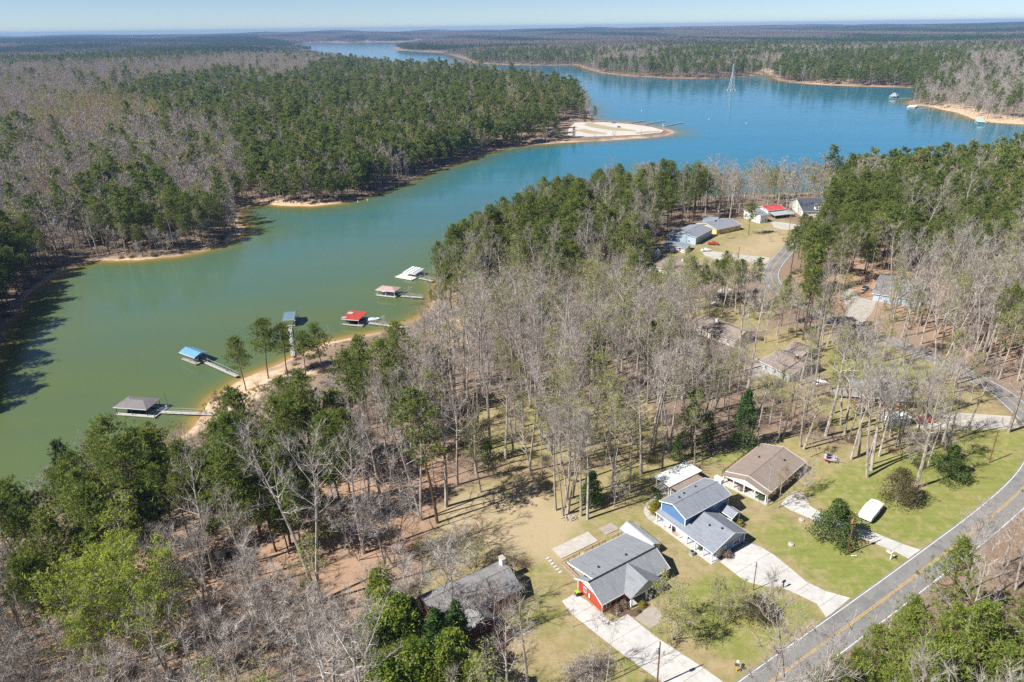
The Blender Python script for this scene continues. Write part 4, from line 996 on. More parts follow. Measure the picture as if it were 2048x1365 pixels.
# covered boat tied to the red-roofed dock
p = gz(746, 641, .3); bo = empty('motor_boat', (p[0], p[1], 0), .25); tag(bo, 'small boat under a pale blue cover tied at the red-roofed dock', 'boat')
m = MB(); m.add(*boat_mesh(5.6, 2.2, .8)); m.build('hull', MT['white'], bo)
m = MB()
vs = []; fs = []
for i in range(7):
    t = i / 6; x = -2.7 + 5.2 * t; b = 1.05 * (1 - max(0, (t - .5) / .5) ** 2); zt = .95 + .55 * math.sin(math.pi * min(1, t * 1.1 + .05))
    vs += [(x, -b, .78), (x, -b * .5, zt * .92), (x, 0, zt), (x, b * .5, zt * .92), (x, b, .78)]
for i in range(6):
    for k in range(4): a = i * 5 + k; fs.append((a, a + 1, a + 6, a + 5))
m.add(vs, fs); m.build('cover', pmat('pale blue boat cover', (.45, .55, .72), (.6, .66, .78), 1, .7), bo, smooth=True)

# courtesy docks at the boat ramp
for a, b, lab in (((1256, 246.8), (1288, 241.3), 'long pale finger dock farthest out from the white marker post at the ramp'), ((1290, 248.6), (1328, 242), 'long pale finger dock between the other two at the ramp'), ((1330, 252), (1366, 245), 'long pale finger dock beside the white marker post at the ramp')):
    A = gz(*a, .5); B = gz(*b, .5); c = (A + B) / 2; L = np.linalg.norm(B - A)
    o = empty('finger_dock', (c[0], c[1], 0), math.atan2(B[1] - A[1], B[0] - A[0])); tag(o, lab, 'dock', 'finger docks at the boat ramp')
    MB().box((0, 0, .5), (L, 2.0, .25)).build('deck', MT['wood_grey'], o)
    for k in range(7):
        for y in (-.95, .95): MB().tube([(-L / 2 + L * k / 6, y * 1.15, -1), (-L / 2 + L * k / 6, y * 1.15, 1.5)], .12, 6).build('piling', MT['wood_grey'], o)
    MB().box((L / 2 - 2, 0, .5), (4.0, 3.2, .24)).build('end_platform', MT['wood_grey'], o)
p = gz(1326, 252, 1.0); o = empty('marker_post', (p[0], p[1], hz(*p) if hz(*p) > 0 else 0), 0); tag(o, 'white marker post standing at the head of the boat ramp', 'marker post')
MB().box((0, 0, 1.6), (.9, .25, 3.2)).build('panel', MT['white'], o); MB().box((0, 0, .2), (1.1, .5, .4)).build('base', MT['concrete'], o)

# power pylon standing in the lake
p = gz(1463, 181); py_ = empty('transmission_tower', (p[0], p[1], 0), .35); tag(py_, 'tall steel lattice power pylon standing in open water', 'pylon')
steel = pmat('pale galvanised lattice', (.60, .62, .62), (.5, .52, .53), 1, .5, metal=.2)
def half(z): return 4.6 * (1 - z / 29.0) + .95 * z / 29.0 if z < 29 else .95 - .45 * (z - 29) / 15
lv = [0, 6, 12, 17.5, 22.5, 26, 29, 32, 35, 38, 41, 44]
for sx in (-1, 1):
    for sy in (-1, 1):
        m = MB()
        for za, zb in zip(lv[:-1], lv[1:]): m.bar((sx * half(za), sy * half(za), za), (sx * half(zb), sy * half(zb), zb), .5)
        m.build('leg', steel, py_)
for f in range(4):
    m = MB(); ca, sa = [(1, 0), (0, 1), (-1, 0), (0, -1)][f]
    def P3(s, z): h = half(z); x, y = s * h, h; return (x * ca - y * sa, x * sa + y * ca, z)
    for za, zb in zip(lv[:-1], lv[1:]):
        m.bar(P3(-1, za), P3(1, zb), .28); m.bar(P3(1, za), P3(-1, zb), .28); m.bar(P3(-1, zb), P3(1, zb), .28)
    m.build('lattice', steel, py_)
for z, wd in ((33, 3.4), (38, 3.0)):
    m = MB(); m.bar((-wd, 0, z), (wd, 0, z), .4); m.bar((-wd, 0, z), (0, 0, z + 1.6), .22); m.bar((wd, 0, z), (0, 0, z + 1.6), .22); m.build('cross_arm', steel, py_)
for sx in (-1, 1):
    for sy in (-1, 1): MB().lathe([(1.3, -1.5), (1.3, 1.2), (1.1, 1.3)], (sx * 4.6, sy * 4.6, 0), 10).build('footing', MT['concrete'], py_)
# marker buoys
BUOYS = [(1283, 222, 'open water beyond the finger docks'), (1418, 239, 'open water between the pylon and the finger docks'), (1492, 247, 'open water off the ridge of pines'), (652, 405, 'green cove by the sandy point'), (716, 404, 'cove beside the wooded bank'), (735, 401, 'cove a little off the wooded bank')]
bme = MB().lathe([(.1, -.3), (.55, -.1), (.6, .3), (.45, .75), (.2, 1.3), (.12, 1.6)], n=10).mesh('marker_buoy', MT['white'])
for x, y, w_ in BUOYS:
    p = gz(x, y); o = bpy.data.objects.new('marker_buoy', bme); COL.objects.link(o); o.location = (p[0], p[1], 0); s_ = max(.6, np.hypot(*p) / 1300); o.scale = (s_,) * 3
    tag(o, 'small white marker buoy floating in ' + w_, 'buoy', 'white marker buoys')

# ------------------------------------------------------------------ trees: shapes
tr = np.random.default_rng(5)
def unit(v): return v / (np.linalg.norm(v, axis=-1, keepdims=True) + 1e-9)
def tube_tris(pts, rad, n=5):
    pts = np.asarray(pts, float); out = []; rings = []
    for i, p in enumerate(pts):
        d = unit(pts[min(i + 1, len(pts) - 1)] - pts[max(i - 1, 0)])
        up = np.array([0, 0, 1.]) if abs(d[2]) < .9 else np.array([1., 0, 0])
        x = unit(np.cross(d, up)); y = np.cross(d, x)
        a = np.linspace(0, 2 * math.pi, n, endpoint=False)
        rings.append(p + rad[i] * (np.cos(a)[:, None] * x + np.sin(a)[:, None] * y))
    for A, B in zip(rings[:-1], rings[1:]):
        A2, B2 = np.roll(A, -1, 0), np.roll(B, -1, 0)
        out.append(np.stack([A, B, B2], 1)); out.append(np.stack([A, B2, A2], 1))
    return np.concatenate(out)
def blades(c, d, L, W):
    """thin triangles from c along d"""
    d = unit(d); s = unit(np.cross(d, tr.normal(size=d.shape)))
    L = np.asarray(L)[:, None]; W = np.asarray(W)[:, None]
    return np.stack([c - s * W / 2, c + s * W / 2, c + d * L], 1)
def leaves(c, size, up=.3):
    """small lozenge leaves (two triangles each) facing about"""
    n = len(c); a = unit(tr.normal(size=(n, 3)) + np.array([0, 0, up])); b = unit(np.cross(a, tr.normal(size=(n, 3))))
    s = (size * tr.uniform(.6, 1.3, n))[:, None]; t = np.cross(a, b)
    p0, p1, p2, p3 = c - b * s, c + t * s * .55, c + b * s, c - t * s * .55
    return np.concatenate([np.stack([p0, p1, p2], 1), np.stack([p0, p2, p3], 1)])
def pine(H=24, cb=.45, cr=3.6, nb=46, tuft=8, bl=.55, bw=.15, nbl=7, lean=.02, shape=1.0, tn=7):
    az = tr.uniform(0, 6.28); k = tr.uniform(-lean, lean, 2)
    tz = np.linspace(0, H, 8); r0 = H * .0095 + .03
    tp = np.stack([k[0] * tz + .12 * np.sin(tz * .4 + az), k[1] * tz + .12 * np.cos(tz * .33 + az), tz], 1)
    trunk = [tube_tris(tp, r0 * (1 - .9 * (tz / H)) + .015, tn)]
    C, D = [], []
    for i in range(nb):
        t = cb + (1 - cb) * ((i + tr.uniform(0, 1)) / nb) ** .9
        q = (t - cb) / (1 - cb)
        prof = (.5 + .5 * math.sin(min(1, q * 2.4) * math.pi / 2)) * (1 - q ** 1.6) ** .75 * shape * (1 + .25 * math.sin(az * 3 + q * 11)) + .12
        L = cr * prof * tr.uniform(.65, 1.2); a = az + i * 2.4 + tr.uniform(-.5, .5); el = R(tr.uniform(-8, 22) + 35 * q)
        o = np.array([np.interp(t * H, tz, tp[:, 0]), np.interp(t * H, tz, tp[:, 1]), t * H])
        d = np.array([math.cos(a) * math.cos(el), math.sin(a) * math.cos(el), math.sin(el)])
        bend = np.array([0, 0, .12 * L])
        pts = [o, o + d * L * .5 - bend * .3, o + d * L + bend]
        trunk.append(tube_tris(pts, [.05 + .012 * L, .03 + .006 * L, .012], 3))
        n = max(3, int(tuft * (.45 + .55 * prof) * tr.uniform(.75, 1.25) + .5))
        u = tr.uniform(.45, 1.0, n)[:, None]
        pad = np.array([.20 * L + .34, .20 * L + .34, .10 * L + .22])
        cc = o + d * L * u + bend * (u - .3) + tr.normal(size=(n, 3)) * pad * .75 + np.array([0, 0, .15])
        C.append(np.repeat(cc, nbl, 0)); dd = tr.normal(size=(n * nbl, 3)) + d * .5 + np.array([0, 0, .7]); D.append(dd)
    C = np.concatenate(C); D = np.concatenate(D); n = len(C)
    crown = blades(C + tr.normal(size=(n, 3)) * .12, D, bl * tr.uniform(.7, 1.3, n), bw * tr.uniform(.7, 1.3, n))
    return np.concatenate(trunk), crown
def bare(H=24, fork=.42, spread=.22, n1=16, n2=6, n3=9, tl=1.3, tw=.04, up=1.0, r0=None, bud=0, bsz=.11, multi=1, lean=.03, tn=6, limbn=4):
    r0 = r0 or H * .0095 + .02
    trunk, tw_, B = [], [], []
    for mlt in range(multi):
        az = tr.uniform(0, 6.28); k = tr.uniform(-lean, lean, 2) + (0 if multi == 1 else (.13 if H > 20 else .26) * np.array([math.cos(mlt * 6.28 / multi), math.sin(mlt * 6.28 / multi)]))
        tz = np.linspace(0, H * .97, 9)
        tp = np.stack([k[0] * tz + .02 * H * np.sin(tz * 5 / H + az) * (tz / H), k[1] * tz + .02 * H * np.cos(tz * 4 / H + az) * (tz / H), tz], 1)
        rr = (r0 / multi ** .5) * (1 - .93 * (tz / tz[-1]) ** 1.15) + .012
        trunk.append(tube_tris(tp, rr, tn))
        for i in range(n1):
            t = fork + (.97 - fork) * (i + tr.uniform(0, .9)) / n1; q = (t - fork) / (1 - fork)
            o = np.array([np.interp(t * H, tz, tp[:, j]) for j in range(3)])
            L = spread * H * (1.05 - .62 * q) * tr.uniform(.65, 1.25); a = az + i * 2.4 + tr.uniform(-.6, .6); el = R(np.clip(28 + 36 * q * up + tr.uniform(-14, 14), -5, 82))
            d = np.array([math.cos(a) * math.cos(el), math.sin(a) * math.cos(el), math.sin(el)])
            m = o + d * L * .5 + tr.normal(size=3) * .05 * L; e = m + unit(d + np.array([0, 0, .45 * up])) * L * .55
            br = np.interp(t * H, tz, rr) * .55
            trunk.append(tube_tris([o, m, e], [br, br * .55, .012], limbn))
            u = tr.uniform(.2, 1.0, n2)
            P = np.where(u[:, None] < .5, o + (m - o) * (u[:, None] * 2), m + (e - m) * (u[:, None] * 2 - 1))
            SD = unit(unit(e - o) * .8 + tr.normal(size=(n2, 3)) * .55 + np.array([0, 0, .35 * up])); SL = L * .48 * tr.uniform(.6, 1.3, n2)
            tw_.append(blades(P, SD, SL, np.full(n2, max(.06, br * .9)))); tw_.append(blades(P, SD, SL, np.full(n2, max(.06, br * .9))))
            v = tr.uniform(.15, 1.0, (n2, n3))
            TP = (P[:, None] + SD[:, None] * (SL[:, None] * v)[..., None]).reshape(-1, 3)
            TD = unit(np.repeat(SD, n3, 0) * .7 + tr.normal(size=(n2 * n3, 3)) * .55 + np.array([0, 0, .4 * up]))
            TL = tl * tr.uniform(.5, 1.3, n2 * n3)
            tw_.append(blades(TP, TD, TL, np.full(n2 * n3, tw)))
            if bud:
                mB = int(bud); w = tr.uniform(.3, 1, (n2 * n3, mB))
                B.append((TP[:, None] + TD[:, None] * (TL[:, None] * w)[..., None]).reshape(-1, 3) + tr.normal(size=(n2 * n3 * mB, 3)) * .10)
    tw_ = np.concatenate(tw_)
    bl = leaves(np.concatenate(B), bsz) if bud else None
    return np.concatenate(trunk), tw_, bl
def cone_ever(H=9, r=3.2, n=1500, size=.22, pw=.75, base=.05, clump=60):
    """broad-leaved evergreen: leaf shell over clumps"""
    tz = np.linspace(0, H * .9, 5)
    trunk = [tube_tris(np.stack([tz * 0, tz * 0, tz], 1), H * .014 * (1 - .85 * tz / tz[-1]) + .02, 6)]
    q = tr.uniform(0, 1, clump) ** .8; a = tr.uniform(0, 6.28, clump); rad = r * (1 - q) ** pw * tr.uniform(.4, 1.12, clump) * np.where(q < .12, .75, 1)
    cc = np.stack([rad * np.cos(a), rad * np.sin(a), H * (base + (1 - base) * q)], 1)
    for c in cc[:: 3]: trunk.append(tube_tris([np.array([0, 0, c[2] * .85]), c], [.05, .015], 3))
    k = tr.integers(0, clump, n); off = tr.normal(size=(n, 3)); off = unit(off) * (tr.uniform(0, 1, n) ** .4)[:, None]
    cs = (r * .26 + .25) * (1.15 - .5 * q[k])
    P = cc[k] + off * cs[:, None] * np.array([1, 1, .85])
    P[:, 2] = np.maximum(P[:, 2], .15)
    return np.concatenate(trunk), leaves(P, size)

MT['ever_loose'] = leafmat('loose evergreen leaves', (.075, .125, .035), (.10, .15, .04), (.15, .19, .06), .28)
PROTO = {}     # kind -> list of (parts: [(part name, tris, material)])
def reg(kind, parts): PROTO.setdefault(kind, []).append(parts)
for i in range(6):
    H = 24 + tr.uniform(-3, 3); t, c = pine(H, tr.uniform(.40, .56), tr.uniform(3.9, 5.2), int(tr.uniform(36, 44)), 17, .60, .19)
    reg('pine', [('trunk', t, MT['bark_pine']), ('crown', c, MT['needle'])])
for i in range(3):
    t, c = pine(19 + i, .34 + .05 * i, 5.0, 46, 19, .6, .19, shape=1.05); reg('pine_full', [('trunk', t, MT['bark_pine']), ('crown', c, MT['needle'])])
for i in range(3):
    t, c = pine(19 + i, .22, 4.3, 50, 15, .56, .18, shape=1.1)
    reg('pine_young', [('trunk', t, MT['bark_pine']), ('crown', c, MT['needle_lite'])])
for i in range(2):
    t, c = pine(15 + 2 * i, .14, 3.0, 56, 11, .5, .17, shape=1.15)
    reg('cedar', [('trunk', t, MT['bark_pine']), ('crown', c, MT['needle_dark'])])
for i in range(9):
    t, w, _ = bare(29.5 + tr.uniform(-5, 4), tr.uniform(.40, .62), tr.uniform(.16, .26), int(tr.integers(13, 18)), 7, 10, 1.3, .033, up=tr.uniform(.8, 1.15), multi=2 if i % 4 == 3 else 1, lean=.06, r0=tr.uniform(.30, .44))
    reg('bare_tall', [('trunk', t, MT['bark']), ('crown', w, MT['twig'])])
for i in range(7):
    t, w, _ = bare(17 + tr.uniform(-4, 4), tr.uniform(.18, .36), tr.uniform(.26, .42), int(tr.integers(12, 18)), 8, 12, 1.35, .036, up=tr.uniform(.55, .95), multi=2 if i % 3 == 2 else 1, lean=.08)
    reg('bare_wide', [('trunk', t, MT['bark_pale'] if i % 2 else MT['bark']), ('crown', w, MT['twig_pale'])])
for i in range(4):
    t, w, b = bare(23 + tr.uniform(-4, 3), tr.uniform(.35, .5), tr.uniform(.19, .26), 15, 7, 7, 1.3, .03, bud=2, bsz=.16, lean=.06)
    reg('bud', [('trunk', t, MT['bark']), ('twigs', w, MT['twig']), ('crown', b, MT['bud'])])
for i in range(2):
    t, w, b = bare(19 + 2 * i, .3, .26, 16, 6, 7, 1.3, .04, bud=4, bsz=.17)
    reg('lime', [('trunk', t, MT['bark']), ('twigs', w, MT['twig']), ('crown', b, MT['lime'])])
for i in range(2):
    t, w, b = bare(10 + i, .14, .40, 13, 7, 9, 1.1, .03, up=.6, multi=2, bud=3, bsz=.11); reg('bud_wide', [('trunk', t, MT['bark']), ('twigs', w, MT['twig']), ('crown', b, MT['bud'])])
t, w, b = bare(15, .25, .3, 14, 6, 7, 1.2, .035, bud=3, bsz=.13); reg('ochre', [('trunk', t, MT['bark']), ('twigs', w, MT['twig']), ('crown', b, MT['bud_ochre'])])
for i in range(3):
    t, w, _ = bare(14 + i, .35, .16, 11, 4, 5, .9, .022, r0=.075); reg('sapling', [('trunk', t, MT['bark_pale']), ('crown', w, MT['twig'])])
for i in range(3):
    t, w, _ = bare(7 + i, .15, .34, 12, 5, 8, .9, .03, up=.7, multi=2 if i else 1)
    reg('small_bare', [('trunk', t, MT['bark']), ('crown', w, [MT['twig'], MT['twig_red'], MT['brush']][i])])
for i in range(2):
    t, c = cone_ever(10 + 4 * i, 3.4, 5200, .2, .7, .04, 110); reg('holly', [('trunk', t, MT['bark']), ('crown', c, MT['holly'])])
t, c = cone_ever(8, 4.3, 6500, .18, .55, .04, 75); reg('round_ever', [('trunk', t, MT['bark']), ('crown', c, MT['ever_loose'])])
t, c = cone_ever(9, 4.6, 5200, .17, .5, .05, 150); reg('cedar_brush', [('trunk', t, MT['bark']), ('crown', c, MT['cedar_brush'])])
for i in range(2):
    t, c = cone_ever(8 + 2 * i, 3.0, 5200, .17, .42, .04, 110); reg('bamboo', [('trunk', t, MT['bark']), ('crown', c, [MT['bamboo'], MT['needle_lite']][i])])
# far forms
def mix_tris(*p):
    tris = np.concatenate([a for a, _ in p]); mi = np.concatenate([np.full(len(a), i, np.int32) for i, (a, _) in enumerate(p)])
    return tris, mi, [m for _, m in p]
FAR = {}
for i in range(4):
    t, c = pine(22 + tr.uniform(-3, 3), .38, 4.9, 24, 9, 1.3, .5, 5, tn=4); FAR.setdefault('pine', []).append(mix_tris((t, MT['bark_pine']), (c, MT['needle'])))
for i in range(4):
    t, w, _ = bare(21 + tr.uniform(-3, 3), .35, .24, 11, 4, 6, 2.0, .11, tn=4, limbn=3); FAR.setdefault('bare', []).append(mix_tris((t, MT['bark']), (w, MT['twig'])))
for i in range(2):
    t, w, b = bare(20, .35, .24, 10, 4, 4, 2.0, .09, bud=2, bsz=.4, tn=4, limbn=3); FAR.setdefault('bud', []).append(mix_tris((t, MT['bark']), (w, MT['twig']), (b, MT['bud'] if i else MT['bud_ochre'])))

# ------------------------------------------------------------------ trees: where they stand
def Z(*p): return list(p)
# (crown outline in the photo, weights, thinning)
ZONES = [
 ([(1290, 515), (1420, 520), (1560, 530), (1600, 590), (1560, 625), (1400, 610), (1290, 570)], dict(bud=.62, bare_wide=.38), .55),
 ([(90, 1150), (190, 1035), (290, 1035), (325, 1130), (270, 1240), (130, 1270)], dict(lime=1.0), 1.0),
 ([(0, 960), (110, 880), (240, 850), (400, 835), (480, 765), (640, 775), (690, 810), (700, 900), (650, 1010), (560, 1060), (460, 1000), (330, 1000), (200, 1040), (90, 1130), (0, 1180)], dict(pine_full=.50, pine=.34, cedar=.05, bare_wide=.11), .72),
 ([(640, 780), (700, 700), (790, 720), (800, 800), (700, 830)], dict(pine=.75, bare_wide=.25), .8),
 ([(0, 1130), (90, 1130), (300, 1000), (560, 1040), (620, 1120), (660, 1365), (0, 1365)], dict(bare_wide=.84, bare_tall=.10, bud=.06), .66),
 ([(620, 1040), (700, 1000), (800, 1000), (860, 1060), (830, 1180), (700, 1200)], dict(bare_wide=.6, small_bare=.3, bud=.1), .5),
 ([(835, 545), (900, 450), (1000, 400), (1100, 365), (1230, 340), (1265, 350), (1275, 430), (1190, 470), (1140, 520), (1050, 500), (960, 520), (900, 560)], dict(pine=.84, bare_tall=.08, bud=.08), .85),
 ([(1270, 350), (1290, 315), (1430, 320), (1430, 390), (1330, 410), (1270, 420)], dict(pine=.55, bare_tall=.25, bud=.2), .8),
 ([(1430, 330), (1560, 300), (1700, 290), (1700, 340), (1560, 380), (1430, 390)], dict(bare_tall=.6, ochre=.12, bud=.23, pine=.05), .9),
 ([(1585, 440), (1690, 375), (1800, 330), (2100, 285), (2100, 470), (1960, 500), (1850, 520), (1800, 500), (1700, 560), (1600, 590), (1565, 515)], dict(pine=.80, bud=.14, bare_tall=.06), .8),
 ([(1400, 325), (1560, 285), (1750, 260), (1900, 255), (2100, 255), (2100, 300), (1800, 335), (1650, 345)], dict(pine=.55, bud=.27, bare_tall=.18), .95),
 ([(1680, 560), (1800, 500), (1960, 495), (2100, 470), (2100, 780), (2000, 720), (1850, 680), (1760, 620)], dict(bare_tall=.58, bud=.37, pine=.05), .98),
 ([(1240, 460), (1320, 470), (1330, 540), (1250, 520)], dict(pine=.5, bud=.3, bare_wide=.2), .8),
 ([(880, 580), (960, 520), (1060, 500), (1150, 520), (1300, 530), (1320, 580), (1240, 640), (1000, 640), (880, 640)], dict(bare_wide=.55, bud=.3, cedar=.06, bare_tall=.09), .95),
 ([(830, 640), (1000, 610), (1300, 560), (1700, 600), (1760, 700), (1640, 780), (1300, 860), (900, 860), (820, 740)], dict(bare_tall=.70, bud=.26, cedar=.04), .85),
 ([(690, 690), (830, 600), (860, 640), (850, 720), (730, 760)], dict(bare_wide=.8, ochre=.1, bud=.1), .8),
 ([(1640, 1365), (1690, 1320), (1760, 1270), (1850, 1180), (1905, 1190), (1960, 1260), (2048, 1200), (2100, 1230), (2100, 1500), (1640, 1500)], dict(pine_young=.92, bare_tall=.08), 1.3),
 ([(1860, 1130), (1900, 1000), (2048, 880), (2150, 860), (2150, 1230), (2048, 1240), (1960, 1260)], dict(bare_tall=.95, pine=.05), .75),
 # across the cove
 ([(-300, 130), (120, 130), (300, 123), (520, 107), (590, 112), (660, 128), (560, 160), (470, 140), (330, 160), (180, 185), (60, 215), (-300, 215)], dict(bare_wide=.6, bare_tall=.22, bud=.15, pine=.03), 1.1),
 ([(-300, 215), (60, 255), (200, 262), (330, 240), (400, 235), (470, 255), (478, 310), (520, 375), (480, 430), (370, 365), (300, 330), (180, 335), (95, 400), (-300, 420)], dict(bare_wide=.58, bare_tall=.25, bud=.08, pine=.09), 1.1),
 ([(380, 195), (560, 160), (750, 140), (1000, 150), (1165, 165), (1168, 245), (1130, 285), (1000, 285), (900, 315), (760, 335), (520, 375), (478, 310), (470, 250), (400, 230)], dict(pine=.86, bare_tall=.08, bud=.06), .88),
 ([(95, 400), (180, 335), (300, 330), (370, 365), (450, 410), (480, 440), (420, 490), (300, 470), (260, 450), (110, 425)], dict(pine=.55, bare_wide=.40, bud=.05), 1),
 ([(-500, 420), (60, 425), (105, 500), (70, 600), (30, 720), (-60, 900), (-500, 1100)], dict(pine=.85, bare_wide=.12, bud=.03), 1.15),
 ([(60, 215), (180, 190), (300, 205), (330, 235), (200, 260), (60, 255)], dict(bud=.6, bare_wide=.4), 1),
 ([(180, 185), (330, 160), (470, 140), (520, 165), (380, 195), (260, 225)], dict(pine=.6, bare_wide=.4), 1),
 ([(-100, 106), (160, 99), (300, 104), (480, 95), (520, 106), (300, 122), (120, 128), (-100, 130)], dict(pine=.92, bare_wide=.08), 1),
 ([(1545, 130), (1600, 112), (1750, 104), (1900, 100), (1930, 118), (1850, 150), (1790, 168), (1600, 162)], dict(pine=.93, bare_wide=.07), 1),
 ([(1180, 128), (1300, 118), (1460, 118), (1520, 128), (1500, 150), (1300, 152), (1190, 142)], dict(pine=.42, bare_wide=.58), 1),
 ([(1820, 160), (1900, 130), (2100, 118), (2100, 250), (1940, 225), (1820, 200)], dict(bare_tall=.50, bare_wide=.32, pine=.18), 1),
 ([(900, 75), (1100, 72), (1200, 90), (1180, 128), (1000, 120), (900, 105)], dict(pine=.5, bare_wide=.5), 1),
]
def noise_mix(x, y):
    """pine share of the unmapped woods"""
    r = np.hypot(x, y)
    v = wob(x, y, 60, 11) + .9 * wob(x, y, 190, 12) + gr.normal(0, .12, np.shape(x))
    thr = np.where(r > 1400, .25, .75)
    return np.clip((v - thr) / .12, 0, 1) * .90 + .04
OPEN_PX = [[(850, 1090), (900, 1010), (960, 985), (1060, 990), (1130, 1012), (1230, 1022), (1280, 965), (1330, 935), (1420, 925), (1480, 935), (1560, 905), (1640, 905), (1690, 935), (1780, 962), (1900, 940), (1990, 885), (2060, 860), (2140, 880), (2140, 960), (2010, 1060), (1880, 1160), (1700, 1310), (1640, 1365), (1500, 1600), (1240, 1600), (1000, 1600), (1060, 1400), (1060, 1270), (1040, 1170), (1060, 1110), (960, 1130), (860, 1140)],
           [(1296, 500), (1340, 480), (1480, 436), (1606, 436), (1606, 480), (1575, 545), (1545, 550), (1420, 535), (1310, 575)],
           [(1100, 238), (1380, 246), (1380, 282), (1120, 288)], [(850, 655), (890, 630), (935, 640), (940, 690), (880, 700)],
           [(740, 1365), (760, 1180), (860, 1150), (1040, 1150), (1060, 1270), (1130, 1365), (1130, 1500), (740, 1500)],
           [(1690, 600), (1660, 650), (1730, 665), (1760, 600), (1700, 570)]]
THIN_PX = [([(1480, 650), (1700, 640), (1900, 720), (2040, 840), (1700, 900), (1480, 860)], .72), ([(620, 880), (900, 870), (930, 990), (850, 1080), (700, 1180), (640, 1050)], .45), ([(700, 1180), (850, 1100), (860, 1180), (740, 1365), (600, 1365)], .5),
           ([(930, 800), (1330, 780), (1400, 900), (1000, 950)], .85), ([(1560, 500), (1720, 520), (1900, 600), (1750, 640), (1600, 600)], .55), ([(1320, 400), (1620, 385), (1620, 440), (1320, 470)], .55)]
def grid_pts(x0, x1, y0, y1, s, g):
    xs, ys = np.meshgrid(np.arange(x0, x1, s), np.arange(y0, y1, s)); n = xs.size
    return xs.ravel() + g.uniform(-.47, .47, n) * s, ys.ravel() + g.uniform(-.47, .47, n) * s
gr = np.random.default_rng(21)
def candidates(x, y, clear):
    r = np.hypot(x, y)
    px0, py0 = proj(x, y, np.full(x.shape, 8.0))
    k = (px0 > -420) & (px0 < 2330) & (y > 25) & (py0 < 1900)
    x, y = x[k], y[k]
    d = shore(x, y); k = d > clear; x, y, d = x[k], y[k], d[k]
    z = height(x, y, d)
    return x, y, z, d
def classify(x, y, z):
    cx, cy = proj(x, y, z + 19.0); bx, by = proj(x, y, z)
    n = len(x); kind = np.array(['bare_wide'] * n, dtype=object); dens = np.full(n, .85)
    pm = noise_mix(x, y); u = gr.uniform(0, 1, n); v = gr.uniform(0, 1, n)
    bb = .10 + .10 * np.clip(wob(x, y, 80, 13), 0, 1)
    kind[:] = np.where(u < pm, 'pine', np.where(u < pm + (1 - pm) * bb, 'bud', np.where(v < .5, 'bare_tall', 'bare_wide')))
    done = np.zeros(n, bool)
    for poly, w, th in ZONES:
        q = np.array(poly, float)
        m = (cx > q[:, 0].min()) & (cx < q[:, 0].max()) & (cy > q[:, 1].min()) & (cy < q[:, 1].max()) & ~done
        if not m.any(): continue
        ii = np.nonzero(m)[0]; ins = in_poly(cx[ii] + (8 + gr.normal(0, 9, len(ii))) * wob(x[ii], y[ii], 15, 9) + gr.normal(0, 5, len(ii)), cy[ii] + gr.normal(0, 3, len(ii)) + 4 * wob(x[ii], y[ii], 22, 10), poly); ii = ii[ins]
        if not len(ii): continue
        ks = list(w); kind[ii] = gr.choice(np.array(ks, dtype=object), len(ii), p=np.array([w[k] for k in ks]) / sum(w.values())); dens[ii] = .85 * th; done[ii] = True
        if w.get('pine', 0) >= .8:
            pk = ii[(wob(x[ii], y[ii], 20, 19) > .5) & (np.hypot(x[ii], y[ii]) > 420)]
            kind[pk] = np.where(gr.uniform(0, 1, len(pk)) < .8, 'bare_wide', 'bud')
    # only known woods stand close to the camera
    for poly in OPEN_PX: dens[in_poly(bx, by, poly)] = 0
    for poly, f in THIN_PX: m = in_poly(bx, by, poly); dens[m] *= f
    r = np.hypot(x, y); nr = r < 420
    dr = np.full(n, 99.); dr[nr] = dist_poly(x[nr], y[nr], RDL, False); dens[dr < 6.0] = 0
    for fx, fy, fr in FOOT: dens[np.hypot(x - fx, y - fy) < fr + 1.0] = 0
    return kind, dens, cx, cy, bx, by
x, y = grid_pts(-620, 640, 40, 720, 4.8, gr)
k = np.hypot(x, y) < 720; x, y, z, d = candidates(x[k], y[k], 3.0)
kind, dens, cx, cy, bx, by = classify(x, y, z)
k = gr.uniform(0, 1, len(x)) < dens
x, y, z, kind, cx, cy, bx, by, d = [a[k] for a in (x, y, z, kind, cx, cy, bx, by, d)]
SC = np.clip(gr.normal(.95, .17, len(x)), .5, 1.3) * np.where(d < 9, .85, 1.0)
# tops of the near woods stay under the line they draw against the water, and the docks and houses stay in sight
SKY_L = np.array([(-300, 1120), (-100, 1010), (0, 965), (60, 905), (120, 885), (240, 850), (330, 848), (420, 822), (450, 795), (500, 775), (560, 752), (640, 768), (675, 745), (700, 702), (735, 672), (790, 660), (835, 640), (862, 600), (868, 562), (845, 545), (862, 505), (900, 452), (1000, 400), (1100, 362), (1230, 338), (1290, 318), (1420, 318), (1500, 300), (1640, 290), (1760, 262), (1900, 254), (2048, 254), (2400, 250)], float)
KEEP = [(215, 790, 425, 856), (355, 690, 430, 736), (566, 618, 600, 660), (680, 620, 765, 655), (748, 568, 832, 604), (804, 532, 848, 560), (1320, 440, 1480, 515), (1300, 500, 1325, 520), (1500, 405, 1570, 445), (1588, 395, 1640, 430), (1480, 440, 1580, 530), (1300, 515, 1370, 545), (1690, 580, 1750, 650), (1880, 815, 2048, 862), (1950, 752, 2048, 830), (1835, 700, 1900, 735), (1560, 690, 1640, 735), (1400, 640, 1480, 680), (1535, 500, 1600, 560), (1950, 860, 2100, 1010), (1850, 1000, 1960, 1090), (1760, 1090, 1870, 1160)]
HT = np.array([{'pine': 24, 'bare_tall': 29, 'bare_wide': 18, 'bud': 23, 'lime': 20, 'cedar': 16, 'pine_full': 20, 'pine_young': 20, 'ochre': 15, 'small_bare': 8}.get(a, 20) for a in kind], float)
fit = np.ones(len(x))
